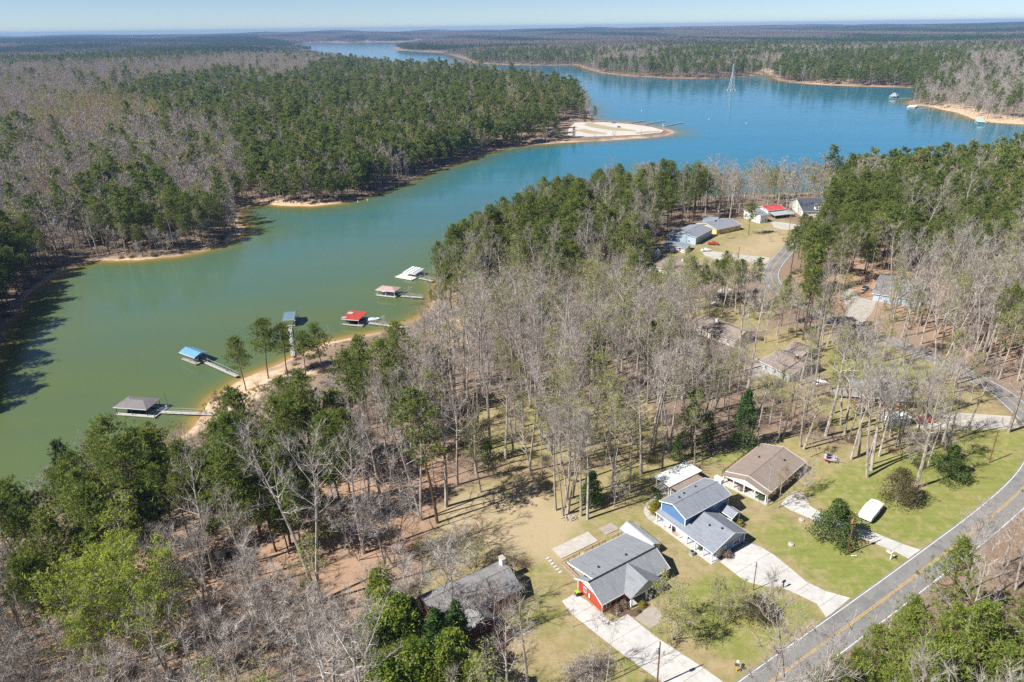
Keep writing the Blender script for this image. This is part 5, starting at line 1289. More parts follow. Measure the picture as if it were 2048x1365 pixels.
for it in range(14):
    tx_, ty_ = proj(x, y, z + HT * SC * fit)
    sky_y = np.interp(tx_, SKY_L[:, 0], SKY_L[:, 1]) + 7 * wob(x, y, 6, 18)
    near_l = (by > np.interp(bx, SKY_L[:, 0], SKY_L[:, 1])) & (np.hypot(x, y) < 600)
    near_l |= (bx > 250) & (bx < 900) & (by > 575)
    bad = near_l & (ty_ < sky_y)
    wpx = np.where(np.isin(kind, ['bare_tall']), 3.0, 4.0) * SC * fit * FPX / np.maximum(np.hypot(x, y), 50)
    for (x0, y0, x1, y1) in KEEP: bad |= near_l & (tx_ + wpx * .6 > x0) & (tx_ - wpx * .6 < x1) & (ty_ < y1 - 4) & (by > y1 + 2)
    fit = np.where(bad, fit * .92, fit)
ok_ = (fit > .42) & ~(np.isin(kind, ['pine', 'cedar']) & (fit < .68) & (bx > 1250))
x, y, z, kind, cx, cy, bx, by, d, SC, fit = [a[ok_] for a in (x, y, z, kind, cx, cy, bx, by, d, SC, fit)]
SC = SC * fit
print('SKY', len(ok_), ok_.sum())
ROT = gr.uniform(0, 6.28, len(x))

# trees of their own in the yards and on the shore: photo pixel of the foot, kind, height, look
T_OWN = [
 (1112, 1021, 'bare_tall', 30, 'tall straight bare tree by the stone pile, one of five'), (1126, 1032, 'bare_tall', 29, 'tall straight bare tree by the stone pile, one of five'), (1137, 1027, 'bare_tall', 27, 'tall straight bare tree by the stone pile, one of five'), (1162, 1032, 'bare_tall', 29, 'tall straight bare tree by the stone pile, one of five'), (1175, 1039, 'bare_tall', 30, 'tall straight bare tree by the stone pile, one of five'),
 (1180, 1008, 'holly', 9.5, 'dark green young evergreen behind the five tall bare trunks'),
 (1345, 1280, 'bud_wide', 14, 'crooked yard tree with sparse buds before the red house'), (1447, 1243, 'bud_wide', 10.5, 'spreading yard tree with yellow green buds between the two white driveways'), (1512, 1243, 'cedar_brush', 6.5, 'low bushy evergreen next to the yard lamp pole'), (1490, 1238, 'small_bare', 7, 'small twiggy tree beside the bushy evergreen on the lawn'),
 (1668, 1082, 'round_ever', 10.5, 'large round dark evergreen leaning over the narrow driveway'), (1893, 955, 'round_ever', 9.5, 'round dark green evergreen on the lawn inside the road bend'), (1792, 1006, 'cedar_brush', 10, 'brownish conical evergreen behind the white covered trailer'), (1815, 1012, 'small_bare', 9, 'pale bare shrub tree beside the brownish evergreen'),
 (1702, 919, 'bare_tall', 28, 'tall bare tree in the row behind the covered trailer'), (1717, 913, 'bare_tall', 27, 'tall bare tree in the row behind the covered trailer'), (1734, 955, 'bare_tall', 30, 'tall bare tree in the row behind the covered trailer'), (1758, 913, 'bare_tall', 29, 'tall bare tree in the row behind the covered trailer'), (1831, 976, 'bare_tall', 30, 'tall bare tree in the row behind the covered trailer'), (1800, 900, 'bare_tall', 28, 'tall bare tree in the row behind the covered trailer'), (1855, 935, 'bud', 26, 'tall budding tree beside the round evergreen inside the bend'),
 (1884, 890, 'bare_tall', 27, 'tall bare tree shading the lawn inside the road bend'), (1898, 884, 'bare_tall', 25, 'tall bare tree shading the lawn inside the road bend'), (1850, 905, 'bare_tall', 28, 'tall bare tree shading the lawn inside the road bend'), (1930, 872, 'bare_tall', 26, 'tall bare tree shading the lawn inside the road bend'), (1605, 985, 'bare_wide', 9.5, 'low pale bare tree at the side of the brown-roofed ranch'), (940, 1300, 'bare_tall', 18, 'slim bare tree veiling the old brick house'), (985, 1292, 'bare_tall', 17, 'slim bare tree veiling the old brick house'), (905, 1225, 'bare_tall', 17, 'slim bare tree veiling the old brick house'),
 (1534, 1013, 'sapling', 19, 'lone slender bare tree at the corner of the brown-roofed ranch'), (1556, 1016, 'ochre', 12, 'leaning tree with ochre buds over the brown-roofed ranch'), (1620, 915, 'ochre', 11, 'rounded tree with ochre buds behind the brown-roofed ranch'),
 (1483, 899, 'holly', 17, 'tall dark glossy magnolia behind the white pergola'), (1352, 921, 'holly', 7.5, 'small dark holly at the foot of the tall trunks behind the pergola'), (1690, 720, 'cedar', 14, 'pointed dark cedar by the mid yard lawn'), (1735, 695, 'round_ever', 4, 'low round green bush on the mid yard lawn'),
 (1058, 1404, 'bare_tall', 25, 'large bare tree by the low dark roof beside the white driveway'), (856, 1268, 'bare_wide', 21, 'many-limbed bare tree rising over the old brick house'), (967, 1092, 'small_bare', 8.5, 'small lone bare tree on the tan lawn behind the red house'), (800, 1110, 'small_bare', 9, 'greyish bare shrub tree at the edge of the tan lawn'), (830, 1080, 'small_bare', 8, 'brown bare shrub tree at the edge of the tan lawn'), (845, 1140, 'bud', 9, 'low budding tree close behind the old brick house'), (780, 1190, 'bud', 10, 'low budding tree at the back of the bamboo thicket'),
 (1035, 1215, 'sapling', 15, 'bare tree with thin forked limbs beside the old brick house'), (1145, 1255, 'sapling', 9, 'small bare tree at the upper edge of the white driveway'), (1185, 1372, 'sapling', 17, 'thin pale bare tree standing by the white driveway'), (1212, 1366, 'sapling', 16, 'thin pale bare tree standing by the white driveway'), (1208, 1250, 'small_bare', 5, 'leafless bush at the corner of the red house'),
 (880, 1335, 'holly', 12, 'large glossy evergreen hiding the front of the old brick house'), (835, 1300, 'holly', 11, 'glossy evergreen shoulder to shoulder with the larger one'), (780, 1290, 'bamboo', 10, 'feathery green bamboo clump by the evergreens'), (760, 1345, 'bamboo', 10, 'feathery green bamboo clump by the evergreens'), (830, 1375, 'bamboo', 9, 'yellow green bamboo clump below the evergreens'), (880, 1392, 'bamboo', 9, 'yellow green bamboo clump below the evergreens'), (930, 1395, 'bamboo', 8.5, 'yellow green bamboo clump below the evergreens'), (965, 1405, 'bamboo', 8, 'yellow green bamboo clump below the evergreens'), (905, 1355, 'bamboo', 9, 'bright green bamboo clump tucked under the glossy evergreen'),
 (915, 1310, 'holly', 11, 'glossy evergreen at the porch side of the old brick house'), (800, 1335, 'bamboo', 12, 'tall feathery bamboo clump between the evergreens and the tan lawn'), (775, 1240, 'bamboo', 10, 'feathery bamboo clump at the back of the thicket'), (850, 1420, 'bamboo', 11, 'yellow green bamboo clump below the evergreens'), (800, 1420, 'bamboo', 11, 'yellow green bamboo clump below the evergreens'), (900, 1430, 'bamboo', 11, 'yellow green bamboo clump below the evergreens'), (950, 1440, 'bamboo', 10, 'yellow green bamboo clump below the evergreens'),
 (960, 1265, 'bare_wide', 15, 'bare tree screening the front of the old brick house'), (1000, 1250, 'small_bare', 9, 'bare shrub tree screening the front of the old brick house'), (900, 1165, 'bare_wide', 14, 'bare tree just behind the old brick house'), (950, 1135, 'bud_wide', 10, 'budding tree just behind the old brick house'), (1010, 1330, 'small_bare', 7, 'leafless bush on the lawn below the old brick house'), (740, 1230, 'bare_wide', 14, 'bare tree at the lawn edge beside the bamboo'),
 (1600, 770, 'bare_tall', 26, 'tall bare tree before the white-gabled brown house'), (1625, 785, 'bud', 22, 'budding tree before the white-gabled brown house'), (1720, 850, 'bare_tall', 28, 'tall bare tree before the plank-deck house'), (1765, 860, 'bare_tall', 26, 'tall bare tree before the plank-deck house'), (1790, 895, 'bud', 24, 'budding tree before the plank-deck house'),
 (492, 782, 'pine_full', 19, 'shore pine with broad crown by the blue-roofed dock gangway'), (537, 757, 'pine_full', 22, 'tall leaning shore pine by the sandy strip'), (575, 752, 'pine_full', 20, 'thin-crowned shore pine in front of the slate-roofed dock'), (612, 752, 'pine_full', 17, 'full-crowned shore pine by the slate-roofed dock gangway'), (648, 748, 'pine_full', 19, 'dense dark shore pine beside the full-crowned one'), (600, 760, 'sapling', 16, 'slim bare tree among the shore pines'),
 (660, 690, 'bare_wide', 8, 'pale bare tree at the edge of the water by the red-roofed dock'), (770, 668, 'bare_wide', 8, 'pale bare tree leaning to the water by the red-roofed dock gangway'), (820, 610, 'bare_wide', 9, 'pale bare tree by the pink-roofed dock gangway'),
 (410, 868, 'small_bare', 8, 'leafless bush at the landing of the curved gangway'), (360, 885, 'small_bare', 8, 'leafless bush on the bank under the taupe-roofed dock'),
 (1880, 1265, 'pine_young', 21, 'tall young pine at the roadside across from the mailbox'), (1800, 1345, 'pine_young', 17, 'bright young pine in the roadside thicket'), (1740, 1385, 'pine_young', 15, 'bright young pine in the roadside thicket'), (1870, 1360, 'pine_young', 17, 'bright young pine in the roadside thicket'), (1950, 1375, 'pine_young', 18, 'bright young pine in the roadside thicket'), (2020, 1345, 'pine_young', 19, 'bright young pine in the roadside thicket'), (2000, 1420, 'pine_young', 18, 'bright young pine in the roadside thicket'), (1690, 1420, 'pine_young', 13, 'bright young pine in the roadside thicket'),
 (1720, 1345, 'sapling', 16, 'thin bare sapling at the edge of the asphalt'), (1810, 1240, 'sapling', 15, 'thin bare sapling at the edge of the asphalt'), (1775, 1268, 'sapling', 13, 'thin bare sapling at the edge of the asphalt'), (1700, 1400, 'sapling', 14, 'thin bare sapling at the edge of the asphalt'),
 (1497, 470, 'pine_full', 18, 'lone pine on the mown yard before the white outbuilding'), (1540, 484, 'small_bare', 4, 'round leafless bush on the mown yard'), (1558, 471, 'small_bare', 4, 'round leafless bush on the mown yard'), (1455, 478, 'small_bare', 6, 'bare shrub before the pale yellow house'), (1598, 436, 'small_bare', 6, 'bare shrub in front of the large pale house'),
 (1189, 246, 'pine', 20, 'slim lone pine at the neck of the boat ramp'), (1170, 248, 'cedar', 13, 'small dark cedar at the neck of the boat ramp'), (1147, 276, 'cedar', 12, 'small dark cedar on the near side of the ramp lot'), (1184, 246, 'cedar', 9, 'very small cedar beside the slim lone pine at the ramp'), (1228, 277, 'small_bare', 8, 'bare bush on the bank of the ramp lot'), (1283, 273, 'small_bare', 8, 'bare bush on the bank of the ramp lot'), (1190, 278, 'small_bare', 6, 'bare bush on the bank of the ramp lot'),
]
NAMES = {'pine': ('pine_tree', 'pine tree'), 'pine_full': ('pine_tree', 'pine tree'), 'pine_young': ('pine_tree', 'pine tree'), 'cedar': ('cedar_tree', 'cedar tree'), 'bare_tall': ('bare_tree', 'bare tree'), 'bare_wide': ('bare_tree', 'bare tree'),
         'bud': ('budding_tree', 'budding tree'), 'lime': ('budding_tree', 'budding tree'), 'ochre': ('budding_tree', 'budding tree'), 'bud_wide': ('budding_tree', 'budding tree'), 'small_bare': ('bare_shrub', 'bare shrub'), 'sapling': ('bare_sapling', 'bare sapling'), 'holly': ('evergreen_tree', 'evergreen'), 'round_ever': ('evergreen_tree', 'evergreen'), 'cedar_brush': ('evergreen_tree', 'evergreen'), 'bamboo': ('bamboo_clump', 'bamboo')}
LOOK = {'sapling': 'thin bare sapling', 'bud_wide': 'low spreading budding tree', 'pine_full': 'full-crowned dark pine', 'pine': 'dark pine with bare lower trunk', 'pine_young': 'bright green young pine', 'cedar': 'dark pointed cedar', 'bare_tall': 'straight-trunked bare tree', 'bare_wide': 'spreading pale bare tree', 'bud': 'tree with yellow green buds', 'lime': 'lime green tree in new leaf', 'ochre': 'tree with ochre buds', 'small_bare': 'low leafless bush', 'holly': 'dark glossy evergreen', 'round_ever': 'round evergreen', 'cedar_brush': 'brownish evergreen', 'bamboo': 'bamboo clump'}
PM = {}
for kd, lst in PROTO.items():
    PM[kd] = [[(nm, tri_soup(kd + '_' + nm, t, m)) for nm, t, m in parts] for parts in lst]
PH = {kd: [max(float(t[..., 2].max()) for _, t, _ in parts) for parts in lst] for kd, lst in PROTO.items()}
def plant(kd, loc, rz, height_m=None, scl=1.0, label='', group=None, v=None):
    v = (rng.randrange(len(PM[kd])) if v is None else v) % len(PM[kd])
    s = (height_m / PH[kd][v]) if height_m else scl
    o = bpy.data.objects.new(NAMES[kd][0], None); COL.objects.link(o)
    o.location = (loc[0], loc[1], loc[2] - .08); tl_ = .06 if 'bare' in kd or kd == 'bud' else .03; o.rotation_euler = (rng.gauss(0, tl_), rng.gauss(0, tl_), rz); o.scale = (s, s, s * rng.uniform(.95, 1.05))
    tag(o, label, NAMES[kd][1], group)
    for nm, me in PM[kd][v]:
        c = bpy.data.objects.new(nm, me); COL.objects.link(c); c.parent = o
    return o
OWN = []
from collections import Counter
own_n = Counter(t[4] for t in T_OWN)
for tx, ty, kd, hh, lab in T_OWN:
    p = G(tx, ty); OWN.append((p.x, p.y))
    w = kd
    hh = hh * (1.3 if kd == 'bamboo' else (1.2 if kd == 'holly' and ty > 1200 else 1))
    plant(kd, p, rng.uniform(0, 6.28), hh, label=lab, group=(lab + ' group' if own_n[lab] > 1 else None))
OWN = np.array(OWN)
k = np.ones(len(x), bool)
for ox, oy in OWN: k &= np.hypot(x - ox, y - oy) > 2.6
x, y, z, kind, cx, cy, bx, by, d, SC, ROT = [a[k] for a in (x, y, z, kind, cx, cy, bx, by, d, SC, ROT)]
LM_NEAR = [((275, 815), 'the taupe-roofed dock'), ((385, 715), 'the blue-roofed dock'), ((582, 650), 'the slate-roofed dock'), ((710, 645), 'the red-roofed dock'), ((777, 590), 'the pink-roofed dock'), ((822, 555), 'the striped-roof dock'), ((930, 1190), 'the old brick house'), ((1240, 1150), 'the red house'), ((1390, 1040), 'the blue two-storey house'), ((1350, 975), 'the white pergola'), ((1560, 960), 'the brown-roofed ranch'), ((1745, 1030), 'the covered trailer'), ((1755, 800), 'the plank-deck house'), ((1590, 730), 'the white-gabled house'), ((1440, 665), 'the tan-roofed house'), ((1350, 535), 'the cream hip-roofed house'), ((1390, 475), 'the pale blue house'), ((1545, 430), 'the red-roofed barn'), ((1625, 420), 'the dormered house'), ((1800, 580), 'the blue pine-shaded house'), ((1825, 475), 'the slate-roofed house'), ((1400, 1350), 'the wide white driveway'), ((1900, 1180), 'the straight stretch of road'), ((2060, 900), 'the sharp road bend'), ((100, 1100), 'the lower shore'), ((150, 1250), 'the lime green trees'), ((500, 1150), 'the pale bare thicket'), ((880, 680), 'the sandy clearing'), ((1000, 860), 'the golden lawn'), ((1150, 840), 'the shaded lawn'), ((1000, 560), 'the pale-twigged slope'), ((1080, 470), 'the pine ridge'), ((1260, 430), 'the ridge end'), ((1750, 400), 'the big pine block'), ((1950, 420), 'the back of the pine block'), ((1950, 650), 'the leafy roadside woods')]
LM_FAR = [((600, 408), 'the white sand spit'), ((470, 470), 'the rounded wooded point'), ((60, 580), 'the shaded cove bank'), ((1230, 275), 'the boat ramp lot'), ((850, 345), 'the long curved bank'), ((1000, 300), 'the bank by the ramp'), ((250, 515), 'the red clay bank')]
LMN = [(G(*p), n) for p, n in LM_NEAR]; LMF = [(G(*p), n) for p, n in LM_FAR]
def area(px, py, r, X_, Y_):
    L_ = LMF if (py < 545 and px < 900) or r > 420 else LMN
    q, n = min(L_, key=lambda a: (a[0].x - X_) ** 2 + (a[0].y - Y_) ** 2); dq = math.hypot(q.x - X_, q.y - Y_)
    w = 'close by' if dq < 16 else ('near' if dq < 34 else 'in woods about')
    return w + ' ' + n, 'by ' + n
R_ = np.hypot(x, y)
infr = (cx > -40) & (cx < 2090) & (by < 1560) & (cy < 1400)
order = np.argsort(R_)
cat_n = Counter(); indiv = np.zeros(len(x), bool); LIM = {'pine tree': 285, 'bare tree': 270, 'budding tree': 280, 'cedar tree': 60}
for t in T_OWN: cat_n[NAMES[t[2]][1]] += 1
for i in order:
    if not infr[i]: continue
    c = NAMES[kind[i]][1]
    if cat_n[c] >= LIM.get(c, 200): continue
    cat_n[c] += 1; indiv[i] = True
    a, g = area(bx[i], by[i], R_[i], x[i], y[i])
    sz = 'small ' if SC[i] < .72 else ('' if SC[i] < 1.02 else 'large ')
    plant(kind[i], (x[i], y[i], z[i]), ROT[i], scl=SC[i], label=sz + LOOK[kind[i]] + ' ' + a, group=NAMES[kind[i]][1] + 's ' + g)
print('TREES', len(x), dict(cat_n))

# ------------------------------------------------------------------ the rest of the woods as one mass
def scatter(name, P, rot, scl, idx, meshes):
    me = bpy.data.meshes.new(name); n = len(P); me.vertices.add(n); me.vertices.foreach_set('co', P.astype(np.float32).ravel())
    for nm, ty, val in (('idx', 'INT', idx.astype(np.int32)), ('rotz', 'FLOAT', rot.astype(np.float32)), ('scl', 'FLOAT', scl.astype(np.float32))):
        a = me.attributes.new(nm, ty, 'POINT'); a.data.foreach_set('value', val)
    o = bpy.data.objects.new(name, me); COL.objects.link(o)
    col = bpy.data.collections.new(name + '_shapes')
    for i, m_ in enumerate(meshes):
        q = bpy.data.objects.new('%s_shape_%03d' % (name, i), m_); col.objects.link(q)
    ng = bpy.data.node_groups.new(name, 'GeometryNodeTree')
    ng.interface.new_socket('Geometry', in_out='INPUT', socket_type='NodeSocketGeometry'); ng.interface.new_socket('Geometry', in_out='OUTPUT', socket_type='NodeSocketGeometry')
    gi = ng.nodes.new('NodeGroupInput'); go = ng.nodes.new('NodeGroupOutput'); ip = ng.nodes.new('GeometryNodeInstanceOnPoints'); ci = ng.nodes.new('GeometryNodeCollectionInfo')
    ci.inputs['Collection'].default_value = col; ci.inputs['Separate Children'].default_value = True; ci.inputs['Reset Children'].default_value = True
    def att(nm, ty): a = ng.nodes.new('GeometryNodeInputNamedAttribute'); a.data_type = ty; a.inputs['Name'].default_value = nm; return next(s for s in a.outputs if s.enabled)
    ip.inputs['Pick Instance'].default_value = True
    L = ng.links; L.new(gi.outputs[0], ip.inputs['Points']); L.new(ci.outputs[0], ip.inputs['Instance']); L.new(att('idx', 'INT'), ip.inputs['Instance Index'])
    cx_ = ng.nodes.new('ShaderNodeCombineXYZ'); L.new(att('rotz', 'FLOAT'), cx_.inputs[2]); L.new(cx_.outputs[0], ip.inputs['Rotation']); L.new(att('scl', 'FLOAT'), ip.inputs['Scale']); L.new(ip.outputs[0], go.inputs[0])
    md = o.modifiers.new('scatter', 'NODES'); md.node_group = ng
    tag(o, kind='stuff'); return o
def joined(name, tris, mi, mats):
    me = tri_soup(name, tris, mats[0])
    for m_ in mats[1:]: me.materials.append(m_)
    me.polygons.foreach_set('material_index', mi); return me
shapes = []; base_of = {}
for kd, lst in PROTO.items():
    base_of[kd] = (len(shapes), len(lst))
    for parts in lst: shapes.append(joined('wood_' + kd, *mix_tris(*[(t, m) for _, t, m in parts])))
for kd, lst in FAR.items():
    base_of['far_' + kd] = (len(shapes), len(lst))
    for q in lst: shapes.append(joined('far_' + kd, *q))
F_OF = {'pine': 'far_pine', 'pine_full': 'far_pine', 'pine_young': 'far_pine', 'cedar': 'far_pine', 'bare_tall': 'far_bare', 'bare_wide': 'far_bare', 'small_bare': 'far_bare', 'bud': 'far_bud', 'lime': 'far_bud', 'ochre': 'far_bud'}
k = ~indiv
X, Y, ZZ, KD, S_, RT = x[k], y[k], z[k], kind[k], SC[k], ROT[k]
lod = [kd if math.hypot(a, b) < 430 else F_OF.get(kd, kd) for kd, a, b in zip(KD, X, Y)]
# middle distance
x2, y2 = grid_pts(-2300, 2300, 200, 2900, 9.0, gr)
r2 = np.hypot(x2, y2); k = (r2 > 715) & (r2 < 2900); x2, y2, z2, d2 = candidates(x2[k], y2[k], 2.5)
kd2, dn2, *_ = classify(x2, y2, z2)
k = gr.uniform(0, 1, len(x2)) < dn2 * 1.15
x2, y2, z2, kd2 = x2[k], y2[k], z2[k], kd2[k]
X = np.concatenate([X, x2]); Y = np.concatenate([Y, y2]); ZZ = np.concatenate([ZZ, z2]); lod += [F_OF.get(a, a) for a in kd2]
S_ = np.concatenate([S_, np.clip(gr.normal(1.08, .25, len(x2)), .5, 1.7)]); RT = np.concatenate([RT, gr.uniform(0, 6.28, len(x2))])
ID = np.array([base_of[a][0] + int(gr.integers(0, base_of[a][1])) for a in lod])
woods = scatter('woodland', np.stack([X, Y, ZZ - .1], 1), RT, S_, ID, shapes)
tag(woods, 'woods of pine and bare hardwood that cover the land around the lake', 'woods')
# brush on the forest floor
xb, yb = grid_pts(-420, 420, 50, 560, 4.2, gr); xb, yb, zb, db = candidates(xb, yb, 2.0)
kb, dnb, *_ , bxb, byb = classify(xb, yb, zb)
k = gr.uniform(0, 1, len(xb)) < dnb * .30 * (1 + .8 * np.clip(wob(xb, yb, 14, 15), -1, 1)); xb, yb, zb = xb[k], yb[k], zb[k]
bsh = []
for i in range(4):
    c = np.zeros((420, 3)); c[:, :2] = tr.normal(size=(420, 2)) * .55
    dd = tr.normal(size=(420, 3)) * .6 + np.array([0, 0, .9]); bsh.append(tri_soup('brush', blades(c, dd, tr.uniform(.5, 1.7, 420), np.full(420, .035)), MT['brush'] if i < 3 else MT['cedar_brush']))
br_ = scatter('undergrowth', np.stack([xb, yb, zb - .05], 1), gr.uniform(0, 6.28, len(xb)), gr.uniform(.6, 1.7, len(xb)), gr.integers(0, 4, len(xb)), bsh)
tag(br_, 'low brown brush on the forest floor', 'brush')
# towards the horizon: patches of canopy
def patch(pine_share, bud_share, n=120, size=95.0):
    T = {0: [], 1: [], 2: [], 3: []}
    for i in range(n):
        c = np.array([tr.uniform(-.5, .5) * size, tr.uniform(-.5, .5) * size, 0]); H = tr.uniform(14, 24); u = tr.uniform(0, 1)
        w = 0 if u < pine_share else (2 if u < pine_share + bud_share else 1)
        m = 16; a = tr.uniform(0, 6.28, m); q = tr.uniform(.25, .95, m); rad = (3.4 if w == 0 else 4.2) * (1 - q) ** .5
        P = c + np.stack([rad * np.cos(a), rad * np.sin(a), H * q], 1)
        if w == 0: T[0].append(leaves(P, 2.0, .6))
        else: T[w].append(leaves(P, 1.5, .2)); 
    parts = []
    for w, m_ in ((0, MT['far_pine']), (1, MT['far_twig']), (2, MT['bud'])):
        if T[w]: parts.append((np.concatenate(T[w]), m_))
    return joined('canopy', *mix_tris(*parts))
MT['far_twig'] = leafmat('massed bare crowns', (.23, .185, .17), (.29, .24, .22), (.19, .155, .145), .1)
PT = [patch(.95, 0), patch(.9, .03), patch(.55, .05), patch(.3, .08), patch(.08, .06), patch(.05, .12)]
x3, y3 = grid_pts(-14000, 14000, 900, 15500, 84, gr); r3 = np.hypot(x3, y3); k = (r3 > 2850) & (r3 < 15500); x3, y3, z3, d3 = candidates(x3[k], y3[k], 28)
pm = .46 + .95 * (wob(x3, y3, 420, 16) + .7 * wob(x3, y3, 1300, 17)); i3 = np.clip(((1 - pm) * 5.5 + gr.uniform(-.6, .6, len(pm))).astype(int), 0, 5)
hor = scatter('horizon_woodland', np.stack([x3, y3, z3 - .5], 1), gr.uniform(0, 6.28, len(x3)), gr.uniform(.95, 1.2, len(x3)), i3, PT)
tag(hor, 'far woods that fade towards the horizon', 'woods')
print('INST', len(X), len(xb), len(x3))

# ------------------------------------------------------------------ street furniture, vehicles and yard things
def at_px(name, px, rz, label, cat, group=None, dz=0):
    p = G(*px); o = empty(name, (p.x, p.y, p.z + dz), rz); return tag(o, label, cat, group)
def utility_pole(px, H, label, trans=None, arm=False, lean=(0, 0), r=.15):
    o = at_px('utility_pole', px, AX, label, 'utility pole', 'wooden utility poles')
    MB().tube([(0, 0, -.2), (lean[0] * .5, lean[1] * .5, H * .5), (lean[0], lean[1], H)], [r, r * .88, r * .72], 9).build('pole', MT['pole'], o)
    if trans:
        t = MB().lathe([(.02, 0), (.26, .02), (.28, .1), (.28, .8), (.24, .9), (.05, .95)], (lean[0] - .42, lean[1], H - 2.3), 12).build('transformer', trans, o)
        MB().lathe([(.05, 0), (.07, .15), (.04, .3)], (lean[0] - .42, lean[1], H - 1.35), 8).build('bushing', MT['metal_grey'], t)
        MB().box((lean[0] - .15, lean[1], H - 1.9), (.3, .12, .5)).build('bracket', MT['metal_grey'], o)
    if arm: MB().box((lean[0], lean[1], H - .7), (.12, 2.0, .12)).build('cross_arm', MT['wood_grey'], o)
    MB().lathe([(.04, 0), (.06, .1), (.03, .25)], (lean[0], lean[1], H), 8).build('insulator', MT['white'], o)
    return o
utility_pole((1694, 1109), 10.4, 'brown utility pole with rusty transformer before the round evergreen', pmat('rusty transformer', (.42, .16, .09), (.34, .14, .09), 2, .7))
utility_pole((1314, 1372), 10.0, 'brown utility pole with grey transformer at the wide white driveway', MT['metal_grey'])
lp = at_px('lamp_pole', (1506, 1181), AX, 'thin brown yard lamp pole beside the curving driveway', 'lamp pole')
MB().tube([(0, 0, -.2), (0, 0, 6.9)], [.1, .08], 8).build('pole', MT['pole'], lp); MB().tube([(0, 0, 6.7), (-.3, 0, 7.0), (-.7, 0, 7.05)], .035, 6).build('arm', MT['metal_grey'], lp); MB().lathe([(.05, .2), (.22, .12), (.25, 0), (.1, -.12)], (-.8, 0, 6.9), 10).build('lamp_head', MT['white'], lp)
utility_pole((1978, 926), 9.5, 'brown utility pole on the lawn inside the road bend', None)
utility_pole((1577, 470), 10.0, 'pale utility pole at the far yard beside the pines', None, True)
utility_pole((1475, 531), 9.0, 'slim pole with small white lamp by the gravel drive', None)
# overhead service wires between the roadside poles
wp = [G(1314, 1372) + Vector((0, 0, 9.9)), G(1694, 1109) + Vector((0, 0, 10.3)), G(1978, 926) + Vector((0, 0, 9.4))]
for a, b, lab in ((wp[0], wp[1], 'thin overhead wire between the two transformer poles'), (wp[1], wp[2], 'thin overhead wire from the rusty transformer pole to the bend')):
    pts = [a.lerp(b, t / 14) - Vector((0, 0, 1.3 * 4 * (t / 14) * (1 - t / 14))) for t in range(15)]
    tag(MB().tube(pts, .012, 4).build('overhead_wire', MT['dark'], None), lab, 'wire')

def mailbox(px, label, post, box, rz, cross=False):
    o = at_px('mailbox', px, rz, label, 'mailbox')
    MB().box((0, 0, .55), (.13, .13, 1.1)).build('post', post, o)
    vs = []; 
    prof = [(-.13, 0), (.13, 0), (.13, .18)] + [(.13 * math.cos(a), .18 + .13 * math.sin(a)) for a in (R(30), R(60), R(90), R(120), R(150))] + [(-.13, .18)]
    m = MB(); n = len(prof); v = [(x, yy, 1.1 + zz) for yy in (-.3, .3) for x, zz in prof]
    m.add(v, [tuple(range(n)), tuple(reversed(range(n, 2 * n)))] + [(i, (i + 1) % n, (i + 1) % n + n, i + n) for i in range(n)]); b_ = m.build('box', box, o)
    MB().box((.15, .05, 1.3), (.03, .1, .16)).build('flag', MT['red'], b_)
    if cross: MB().box((0, 0, .95), (.9, .1, .12)).build('arm', post, o); MB().box((.55, 0, 1.12), (.5, .3, .22)).build('paper_box', MT['white'], o)
    return o
mb = mailbox((1781, 1119), 'white mailbox on white post beside the narrow driveway', MT['white'], MT['white'], AX + 1.57, True); mb.scale = (1.35,) * 3
mb = mailbox((1566, 1176), 'black mailbox on dark post beside the curving driveway', MT['dark'], MT['dark'], AX + 1.57); mb.scale = (1.3,) * 3
mb = mailbox((1473, 1343), 'yellow wooden mailbox near the road on the corner lawn', pmat('yellow timber', (.60, .40, .08), (.5, .32, .07), 2, .7), MT['dark'], AX + .6, True); mb.scale = (1.25,) * 3
o = at_px('guy_wire_guard', (1702, 1112), .4, 'white plastic guard lying at the foot of the rusty transformer pole', 'guard'); MB().tube([(0, 0, .06), (.55, -.9, .5)], .07, 8).build('tube', MT['white'], o); MB().box((0, 0, .03), (.2, .2, .06)).build('anchor', MT['metal_grey'], o)

# covered trailer boat
c, a, L, W = frame([(1720, 1028), (1745, 1037), (1767, 1013), (1741, 1001)], 1.3)
o = empty('covered_trailer', (c.x, c.y, hz(c.x, c.y)), math.atan2(*(gz(1754, 1007, 8.3) - gz(1731, 1034, 8.3))[::-1])); tag(o, 'boat on trailer under a bright white cover on the lawn', 'boat trailer'); o.scale = (1.15, 1.15, 1.15)
# tarp drawn over poles: sharp ridge and flat panels
st = [(-3.25, 1.15, 1.35, 1.42), (-3.2, 1.2, 1.5, 1.6), (-1.2, 1.28, 1.72, 2.2), (.4, 1.28, 1.75, 2.25), (2.9, 1.15, 1.5, 1.75), (3.15, 1.0, 1.1, 1.2)]
vs = []; fs = []; n = len(st)
for xx, b, ze, zr in st: vs += [(xx, -b, .7), (xx, -b * 1.03, ze), (xx, -b * .45, (ze + zr) / 2 + .02), (xx, 0, zr), (xx, b * .45, (ze + zr) / 2 - .02), (xx, b * 1.03, ze), (xx, b, .7)]
for i in range(n - 1):
    for k in range(6): q = i * 7 + k; fs.append((q, q + 1, q + 8, q + 7))
fs += [tuple(range(7)), tuple(reversed(range((n - 1) * 7, n * 7)))]
MB().add(vs, fs).build('cover', pmat('white tarpaulin', (.85, .86, .87), (.78, .79, .81), 2, .5, .15), o)
for xx in (-2.0, -.4, 1.2):
    MB().bar((xx, -1.3, .8), (xx, -1.29, 1.72), .06).bar((xx, 1.3, .8), (xx, 1.29, 1.72), .06).build('strap', MT['dark'], o)
